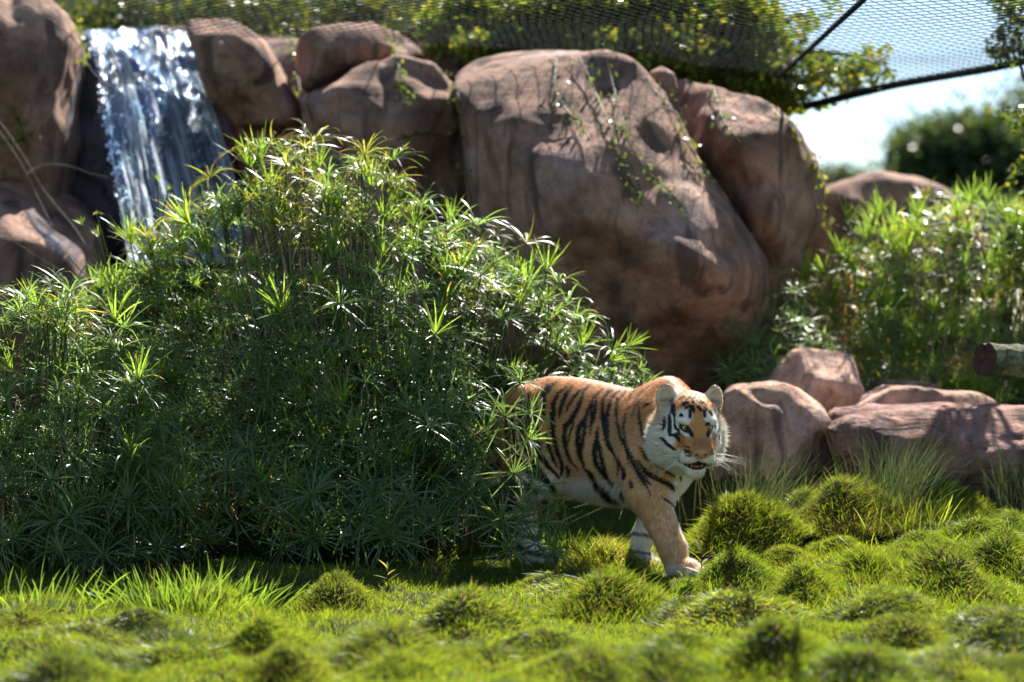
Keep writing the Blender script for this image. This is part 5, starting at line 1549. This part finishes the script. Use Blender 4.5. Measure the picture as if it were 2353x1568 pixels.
vine('vine edging the right outline of the leaning boulder', [(1770, 255), (1815, 300), (1850, 360), (1875, 420), (1885, 470)], 8, 30, col=(0.13, 0.17, 0.03))
vine('yellow-green vine low in the gap right of the leaning boulder', [(1880, 470), (1895, 500), (1915, 540)], 9, 16, col=(0.18, 0.20, 0.03))
vine('bright leafy sprig between the leaning boulder and the flat one', [(668, 60), (668, 100), (672, 140), (690, 200), (705, 250)], 10, 34, col=(0.13, 0.18, 0.03))
vine('leafy creeper on the edge of the left wall beside the water', [(172, 40), (178, 80), (182, 120), (170, 165)], 11, 28, col=(0.12, 0.17, 0.03))
vine('ferny green sprig on the left wall', [(30, 240), (48, 280), (55, 310), (70, 345)], 12, 24, col=(0.12, 0.17, 0.03))
vine('second ferny sprig low on the left wall', [(10, 320), (40, 325), (75, 300)], 13, 18, col=(0.12, 0.17, 0.03))
vine('small horizontal creeper across the round boulder', [(910, 320), (960, 300), (1010, 310)], 14, 12, col=(0.06, 0.10, 0.03))
# bare twigs at the left
def twig(label, pts, depth, rad, seed):
    rg = np.random.default_rng(seed)
    c = np.array([P(a, b, depth + 0.2 * math.sin(i)) for i, (a, b) in enumerate(pts)])
    t = np.linspace(0, len(c) - 1, 24)
    c = np.stack([np.interp(t, np.arange(len(c)), c[:, k]) for k in range(3)], -1)
    for _ in range(6):
        c[1:-1] = 0.25 * c[:-2] + 0.5 * c[1:-1] + 0.25 * c[2:]
    v, q = tubes((c - c[0])[None], np.linspace(rad * 0.65, rad * 0.3, len(c))[None], 5)
    o = link('bare_twig', new_mesh('bare_twig', v, q, mat=M_TWIG), loc=c[0])
    tag(o, label, 'twig', 'bare twigs at the left')
twig('bare twig slanting across the left rocks, lowest of the bundle', [(-20, 280), (40, 360), (85, 450), (120, 520)], 15.2, 0.008, 1)
twig('bare twig slanting across the left rocks, upper of the bundle', [(-20, 255), (50, 350), (100, 440), (170, 520), (195, 560)], 15.1, 0.009, 2)
twig('thin pale twig arching over the left wall towards the water', [(20, 10), (120, 40), (180, 100), (205, 160), (240, 190), (275, 205)], 15.3, 0.005, 3)
twig('thin pale twig arching below the left wall', [(60, 400), (100, 375), (160, 380), (210, 400), (250, 408)], 15.3, 0.005, 4)
twig('thin twig across the dark rock at far left', [(-20, 500), (40, 560), (100, 600), (140, 620)], 15.0, 0.005, 5)
twig('long thin twig over the top of the waterfall', [(200, -10), (250, 30), (330, 20), (400, 40)], 15.6, 0.004, 6)

def branchy_tree(name, label, trunk, limbs, clumps, leaf, seed, trunk_r=0.10, leaf_col=(0.06, 0.10, 0.022), cat='tree', group=None, bark=None, yellow=0.2):
    """trunk: list of world points; limbs: list of lists of points; clumps: (centre, radius xyz, count)"""
    rg = np.random.default_rng(seed)
    org = np.array(trunk[0], float)
    r = bpy.data.objects.new(name, None); COL.objects.link(r); r.location = org.tolist()
    tag(r, label, cat, group)
    def curve(pts, r0, r1, nm):
        pts = np.array(pts, float)
        t = np.linspace(0, len(pts) - 1, 10)
        c = np.stack([np.interp(t, np.arange(len(pts)), pts[:, k]) for k in range(3)], -1)
        c[1:-1] += rg.normal(0, r0 * 0.25, c[1:-1].shape)
        v, q = tubes((c - org)[None], np.linspace(r0, r1, len(c))[None], 7)
        link(nm, new_mesh(nm, v, q, mat=bark or M_BARK), r)
    curve(trunk, trunk_r, trunk_r * 0.6, 'trunk')
    for L in limbs:
        curve(L, trunk_r * 0.35, trunk_r * 0.07, 'branch')
    vs, cs, ds = [], [], []
    for c, rad, n in clumps:
        k = max(n // 22, 1)
        cc = np.array(c) + nrm(rg.normal(0, 1, (k, 3))) * (rg.random((k, 1)) ** 0.5) * np.array(rad)
        sub = np.repeat(cc, 22, axis=0)[:n]
        p = sub + rg.normal(0, 1, (len(sub), 3)) * np.minimum(np.array(rad) * 0.28, leaf * 3.2)
        vs.append(p); ds.append(nrm(p - np.array(c) + np.array([0, 0, -0.1])))
    p = np.concatenate(vs); d = np.concatenate(ds)
    K = len(p)
    col = np.array(leaf_col) * rg.uniform(0.7, 1.35, (K, 1))
    yl = rg.random(K) < yellow
    col = np.where(yl[:, None], np.array([0.16, 0.17, 0.025]) * rg.uniform(0.8, 1.2, (K, 1)), col)
    v, f, cc = leaf_cloud(p - org, d, leaf, rg, col, 0.9)
    me = new_mesh('crown', v, f, smooth=False, mat=M_LEAF); set_color(me, cc)
    o = link('crown', me, r); o['kind'] = 'stuff'
    return r

def build_trees():
    Q = lambda x, y, d: P(x, y, d)
    # shrub sprawling over the rock tops behind the net
    base = np.array([0.9, 18.6, 2.6])
    limbs = [[base + (0, 0, 0.3), Q(1300, 100, 17.6), Q(1150, 60, 17.3)], [base + (0, 0, 0.4), Q(1450, 90, 17.6), Q(1600, 130, 17.4), Q(1780, 190, 17.2)], [base + (0, 0, 0.5), Q(1500, 20, 17.6), Q(1650, 60, 17.4)],
             [Q(1700, 140, 17.3), Q(1850, 120, 17.2), Q(1960, 130, 17.2), Q(2040, 150, 17.1)], [Q(1760, 180, 17.2), Q(1900, 190, 17.2), Q(1960, 210, 17.1)], [Q(1700, 120, 17.3), Q(1790, 60, 17.2), Q(1870, 20, 17.2)]]
    rg = np.random.default_rng(5)
    cl = []
    for px, py, rx, rz, n in [(1040, 60, 70, 60, 500), (1120, 20, 90, 70, 900), (1130, 90, 90, 40, 700), (1230, 60, 100, 80, 1300), (1330, 20, 110, 80, 1400), (1340, 100, 100, 50, 1000), (1440, 60, 100, 80, 1500), (1540, 20, 100, 80, 1500), (1540, 120, 90, 60, 1200), (1620, 80, 90, 90, 1400), (1640, 170, 70, 45, 700), (1700, 60, 70, 80, 1000), (1710, 160, 60, 50, 700), (1760, 120, 50, 70, 500), (1770, 215, 45, 35, 420), (1800, 170, 60, 50, 330), (1860, 140, 60, 40, 260), (1920, 150, 50, 35, 220), (1980, 140, 45, 40, 190), (2025, 160, 30, 35, 110), (1950, 205, 40, 20, 120), (1850, 210, 50, 25, 160), (1840, 60, 40, 30, 90), (1880, 30, 40, 25, 80), (1790, 80, 40, 40, 180), (1840, 245, 40, 14, 80), (1090, 105, 50, 22, 260), (1170, 100, 60, 22, 330), (1260, 105, 60, 26, 380), (1360, 118, 60, 30, 420), (1440, 135, 50, 30, 380), (1500, 150, 45, 35, 330), (1580, 175, 45, 30, 330)]:
        d = (17.0 if py > 95 else 17.3) + rg.uniform(-0.3, 0.4)
        k = d / FPX
        cl.append((Q(px, py, d), (rx * k, 0.35, rz * k), int(n * (2.8 if px < 1780 else 1.15))))
    branchy_tree('overhanging_shrub', 'dense small-leaved shrub sprawling over the top of the boulders under the net', [base - (0, 0, 0.3), base + (0, 0, 0.2), base + (-0.1, -0.3, 0.6)], limbs, cl, 0.06, 61, 0.09, cat='shrub', yellow=0.28, leaf_col=(0.085, 0.135, 0.024))
    # dark shrubs behind the lip of the fall and along the bank
    for i, (px, py, rx, rz, n, lab) in enumerate([(300, 20, 130, 40, 900, 'dark shrub behind the lip of the waterfall'), (560, 10, 120, 45, 700, 'shaded shrub on the bank behind the net, left of centre'), (820, 5, 130, 40, 700, 'shaded shrub on the bank behind the net above the flat boulder')]):
        d = 19.2
        k = d / FPX
        c = Q(px, py, d)
        b = np.array([c[0], d, float(ground_z(c[0], d))])
        branchy_tree('bank_shrub', lab, [b - (0, 0, 0.1), b + (0, 0, 0.15), c], [[b + (0, 0, 0.2), c + (0.2, 0, 0.1)], [b + (0, 0, 0.2), c - (0.25, 0, 0)]], [(c, (rx * k, 0.3, rz * k), n), (c - (0, 0, 0.15), (rx * k * 1.2, 0.3, 0.12), n)], 0.06, 70 + i, 0.04, cat='shrub', group='shrubs on the bank', yellow=0.15, leaf_col=(0.045, 0.07, 0.02))
    # distant trees at the right
    for i, (cx, top, rx, rz, d, n, lab) in enumerate([(2230, 345, 150, 85, 46, 5200, 'large blurred green tree beyond the enclosure at upper right'), (2110, 350, 65, 55, 50, 1500, 'lower blurred tree left of the large distant one'), (1960, 402, 90, 22, 70, 900, 'far low tree line just above the distant boulder'), (2440, 300, 150, 120, 48, 3800, 'blurred distant tree cut off by the right edge'), (2290, 560, 170, 70, 38, 3000, 'low blurred bush beyond the right papyrus')]):
        k = d / FPX
        c = Q(cx, top, d)
        b = np.array([c[0], d, float(ground_z(c[0], d))])
        cl = [(c, (rx * k, rx * k * 0.7, rz * k), n), (c + (-0.4 * rx * k, 0, -0.3 * rz * k), (rx * k * 0.6, rx * k * 0.5, rz * k * 0.8), n // 2), (c + (0.2 * rx * k, -0.2, -0.7 * rz * k), (rx * k, rx * k * 0.5, rz * k * 0.8), n // 2)]
        branchy_tree('distant_tree', lab, [b, (b + c) / 2, c], [[(b + c) / 2, c + (rx * k * 0.5, 0, 0)], [(b + c) / 2, c - (rx * k * 0.5, 0, 0)]], cl, 0.16, 80 + i, 0.18, group='distant trees', yellow=0.02, leaf_col=(0.030, 0.052, 0.022))
    # ivy-clad trunk at the right edge, with sprays in the top corner
    b = Q(2380, 700, 15.4); b[2] = float(ground_z(b[0], b[1]))
    top = Q(2376, 20, 15.4)
    cl = []
    for px, py, rx, rz, n in [(2330, 115, 55, 22, 160), (2310, 90, 30, 40, 80), (2350, 40, 45, 60, 330), (2345, 300, 25, 40, 80), (2338, 420, 22, 40, 70), (2290, 120, 25, 18, 50), (2340, 0, 50, 30, 220), (2320, 245, 20, 30, 30)]:
        k = 15.4 / FPX
        cl.append((Q(px, py, 15.3), (rx * k, 0.15, rz * k), n))
    branchy_tree('ivy_clad_tree', 'dark ivy-clad trunk at the right edge with leaves in the top corner', [b, (b + top) / 2, top], [[top - (0, 0, 0.6), Q(2330, 120, 15.3)], [top, Q(2330, 20, 15.3)]], cl, 0.05, 91, 0.075, leaf_col=(0.06, 0.10, 0.022), yellow=0.2)
build_trees()

# ------------------------------------------------------------------ net
def net_z(x, y):
    z = 2.98 + 0.05 * np.clip(1.9 - x, 0, 3.2)
    z = z - 0.17 * smoothstep(15.5, 17.5, y) * smoothstep(3.0, 1.95, x) * (x > 1.9)
    z = z - 0.06 * np.sin(np.clip((x - 1.9) / 1.6, 0, 1) * math.pi) + 0.015 * fbm(x * 0.9, y * 0.8, 7.7, 2)
    return z
def net_far(x):
    return np.where(x > 1.93, 17.5 - (x - 1.93) * 1.40, 15.7 + 1.8 * smoothstep(0.9, 1.93, x))

def build_net():
    N = NT('net cord')
    b = N.n('ShaderNodeBsdfPrincipled', {'Base Color': (0.016, 0.018, 0.024, 1), 'Roughness': 0.85, 'Specular IOR Level': 0.1})
    m = N.out(b.outputs[0])
    du, dv = 0.105, 0.075
    x0, x1, y0 = -2.4, 5.2, 9.8
    nx = int((x1 - x0) / du); ny = int((18 - y0) / dv)
    i, j = np.meshgrid(np.arange(nx), np.arange(ny), indexing='ij')
    ox = x0 + (i + 0.5 * (j % 2)) * du
    oy = y0 + j * dv
    # a slightly distorted weave
    ox = ox + 0.03 * np.sin(oy * 2.1 + ox) ; oyy = oy + 0.03 * np.sin(ox * 1.7)
    pts = np.stack([ox, oyy, net_z(ox, oyy)], -1)
    segs_a, segs_b = [], []
    for dj in (1,):
        for di in (0, 1):
            ii = np.where(j[:, :-1] % 2 == 0, i[:, :-1] + (di - 1), i[:, :-1] + di)
            ok = (ii >= 0) & (ii < nx)
            A = pts[:, :-1][ok]
            B = pts[ii[ok], j[:, :-1][ok] + 1]
            segs_a.append(A); segs_b.append(B)
    A = np.concatenate(segs_a); B = np.concatenate(segs_b)
    keep = (A[:, 1] < net_far(A[:, 0])) & (B[:, 1] < net_far(B[:, 0]) + 0.03)
    keep &= np.abs(A[:, 0]) < 0.24 * A[:, 1] + 0.5
    A, B = A[keep], B[keep]
    cv = np.stack([A, B], 1)
    v, q = tubes(cv, np.full((len(A), 2), 0.0026), 3)
    R = bpy.data.objects.new('overhead_net', None); COL.objects.link(R)
    org = np.array([1.9, 17.5, 3.0]); R.location = org.tolist()
    tag(R, 'dark diamond-mesh net stretched overhead across the top of the enclosure', 'net')
    o = link('netting', new_mesh('netting', v - org, q, mat=m), R); o['kind'] = 'stuff'
    # ropes: far border (doubled) and the supporting cable
    def rope(pts, rad, nm='rope'):
        pts = np.array(pts, float)
        t = np.linspace(0, len(pts) - 1, 40)
        c = np.stack([np.interp(t, np.arange(len(pts)), pts[:, k]) for k in range(3)], -1)
        v, q = tubes((c - org)[None], np.full((1, len(c)), rad), 6)
        link(nm, new_mesh(nm, v, q, mat=m), R)
        # lashing wound round it
        wv = []
        L = np.linalg.norm(np.diff(c, axis=0), axis=1).sum()
        nt = int(L / 0.045)
        tt = np.linspace(0, len(c) - 1.001, nt * 6)
        cc = np.stack([np.interp(tt, np.arange(len(c)), c[:, k]) for k in range(3)], -1)
        an = np.linspace(0, nt * 2 * math.pi, len(tt))
        sp = cc + (rad + 0.004) * np.stack([0 * an, np.cos(an), np.sin(an)], -1)
        v, q = tubes((sp - org)[None], np.full((1, len(sp)), 0.004), 3)
        link('lashing', new_mesh('lashing', v, q, mat=m), R)
    xs = np.linspace(1.93, 4.6, 12)
    rope(np.stack([xs, net_far(xs), net_z(xs, net_far(xs))], -1), 0.022)
    rope(np.stack([xs, net_far(xs) - 0.12, net_z(xs, net_far(xs) - 0.12) + 0.01], -1), 0.012)
    ys = np.linspace(17.5, 9.8, 12)
    rope(np.stack([0 * ys + 1.9, ys, net_z(0 * ys + 1.9, ys) + 0.02], -1), 0.016, 'support_cable')
    # side net falling from the far border at the right
    du, dv = 0.085, 0.08
    xx = np.arange(2.9, 5.0, du); zz = np.arange(0.9, 3.0, dv)
    i, j = np.meshgrid(np.arange(len(xx)), np.arange(len(zz)), indexing='ij')
    px = xx[i] + 0.5 * du * (j % 2); pz = zz[j]
    pp = np.stack([px, net_far(px) + 0.01, np.minimum(pz, net_z(px, net_far(px)))], -1)
    sa, sb = [], []
    for di in (0, 1):
        ii = np.where(j[:, :-1] % 2 == 0, i[:, :-1] + (di - 1), i[:, :-1] + di)
        ok = (ii >= 0) & (ii < len(xx))
        sa.append(pp[:, :-1][ok]); sb.append(pp[ii[ok], j[:, :-1][ok] + 1])
    A, B = np.concatenate(sa), np.concatenate(sb)
    v, q = tubes(np.stack([A, B], 1), np.full((len(A), 2), 0.0011), 3)
    so = np.array([3.5, float(net_far(3.5)), 1.0])
    o = link('side_net', new_mesh('side_net', v - so, q, mat=m), loc=so)
    tag(o, 'fine side net hanging below the overhead net border at the right', 'net')
build_net()

# ------------------------------------------------------------------ log
def build_log():
    N = NT('lichen bark')
    tc = N.n('ShaderNodeTexCoord')
    n1 = N.n('ShaderNodeTexNoise', {'Vector': tc.outputs['Object'], 'Scale': 8.0, 'Detail': 7.0, 'Roughness': 0.75})
    n2 = N.n('ShaderNodeTexNoise', {'Vector': tc.outputs['Object'], 'Scale': 45.0, 'Detail': 5.0, 'Roughness': 0.7})
    c = N.ramp(n1.outputs['Fac'], [(0.40, (0.020, 0.015, 0.010)), (0.50, (0.075, 0.058, 0.035)), (0.56, (0.26, 0.25, 0.08)), (0.70, (0.50, 0.50, 0.42))])
    c = N.mix(0.3, c, N.ramp(n2.outputs['Fac'], [(0.4, (0.03, 0.025, 0.018)), (0.65, (0.34, 0.33, 0.20))]))
    bp = N.n('ShaderNodeBump', {'Height': n2.outputs['Fac'], 'Strength': 1.0, 'Distance': 0.02})
    b = N.n('ShaderNodeBsdfPrincipled', {'Base Color': c, 'Roughness': 0.9, 'Normal': bp.outputs['Normal']})
    bark = N.out(b.outputs[0])
    N = NT('cut wood')
    tc = N.n('ShaderNodeTexCoord')
    wv = N.n('ShaderNodeTexNoise', {'Vector': tc.outputs['Object'], 'Scale': 30.0, 'Detail': 5.0})
    c = N.ramp(wv.outputs['Fac'], [(0.3, (0.03, 0.014, 0.010)), (0.7, (0.10, 0.045, 0.035))])
    b = N.n('ShaderNodeBsdfPrincipled', {'Base Color': c, 'Roughness': 0.9})
    cut = N.out(b.outputs[0])
    a = P(2262, 826, 13.0); e = np.array([6.0, 15.4, 0.0]); e[2] = float(ground_z(e[0], e[1])) + 0.10
    R = bpy.data.objects.new('log', None); COL.objects.link(R); R.location = a.tolist()
    tag(R, 'lichen-covered cut log jutting in from the right edge', 'log')
    ax = nrm(e - a); u = nrm(np.cross(ax, [0, 0, 1.0])); w = np.cross(u, ax)
    Ln = np.linalg.norm(e - a)
    rg = np.random.default_rng(3)
    nr, ns = 110, 28
    t = np.linspace(0, Ln, nr); an = np.linspace(0, 2 * math.pi, ns, endpoint=False)
    Tm, An = np.meshgrid(t, an, indexing='ij')
    rr = 0.094 * (1 + 0.28 * fbm(np.cos(An) * 1.5, np.sin(An) * 1.5, Tm * 3, 3) + 0.14 * fbm(np.cos(An) * 5, np.sin(An) * 5, Tm * 9, 2))
    rr = rr * np.where(Tm < 0.03, 0.93 + Tm * 2.3, 1.0)
    sk = 0.05 * np.cos(An) * (Tm < 1e-6)
    v = (Tm + sk * 0)[..., None] * ax + rr[..., None] * (np.cos(An)[..., None] * u + np.sin(An)[..., None] * w)
    i, j = np.meshgrid(np.arange(nr - 1), np.arange(ns), indexing='ij')
    q = np.stack([i * ns + j, (i + 1) * ns + j, (i + 1) * ns + (j + 1) % ns, i * ns + (j + 1) % ns], -1).reshape(-1, 4)
    link('bark', new_mesh('bark', v.reshape(-1, 3), q, mat=bark), R)
    ring = v[0]; c0 = ring.mean(0)
    cv = [c0 + ax * 0.015]; fs = []
    for k, sc_ in enumerate((0.45, 0.8, 0.995)):
        cv += list(c0 + (ring - c0) * sc_ + ax * (0.012 * (1 - k / 2) + rg.normal(0, 0.003, (ns, 1))))
    for s in range(ns):
        fs.append((0, 1 + s, 1 + (s + 1) % ns, 1 + (s + 1) % ns))
    tri = np.array([(0, 1 + (s + 1) % ns, 1 + s) for s in range(ns)])
    qd = np.array([(1 + k * ns + s, 1 + k * ns + (s + 1) % ns, 1 + (k + 1) * ns + (s + 1) % ns, 1 + (k + 1) * ns + s) for k in range(2) for s in range(ns)])
    link('cut_end', new_mesh('cut_end', np.array(cv), [tri, qd], mat=cut), R)
build_log()
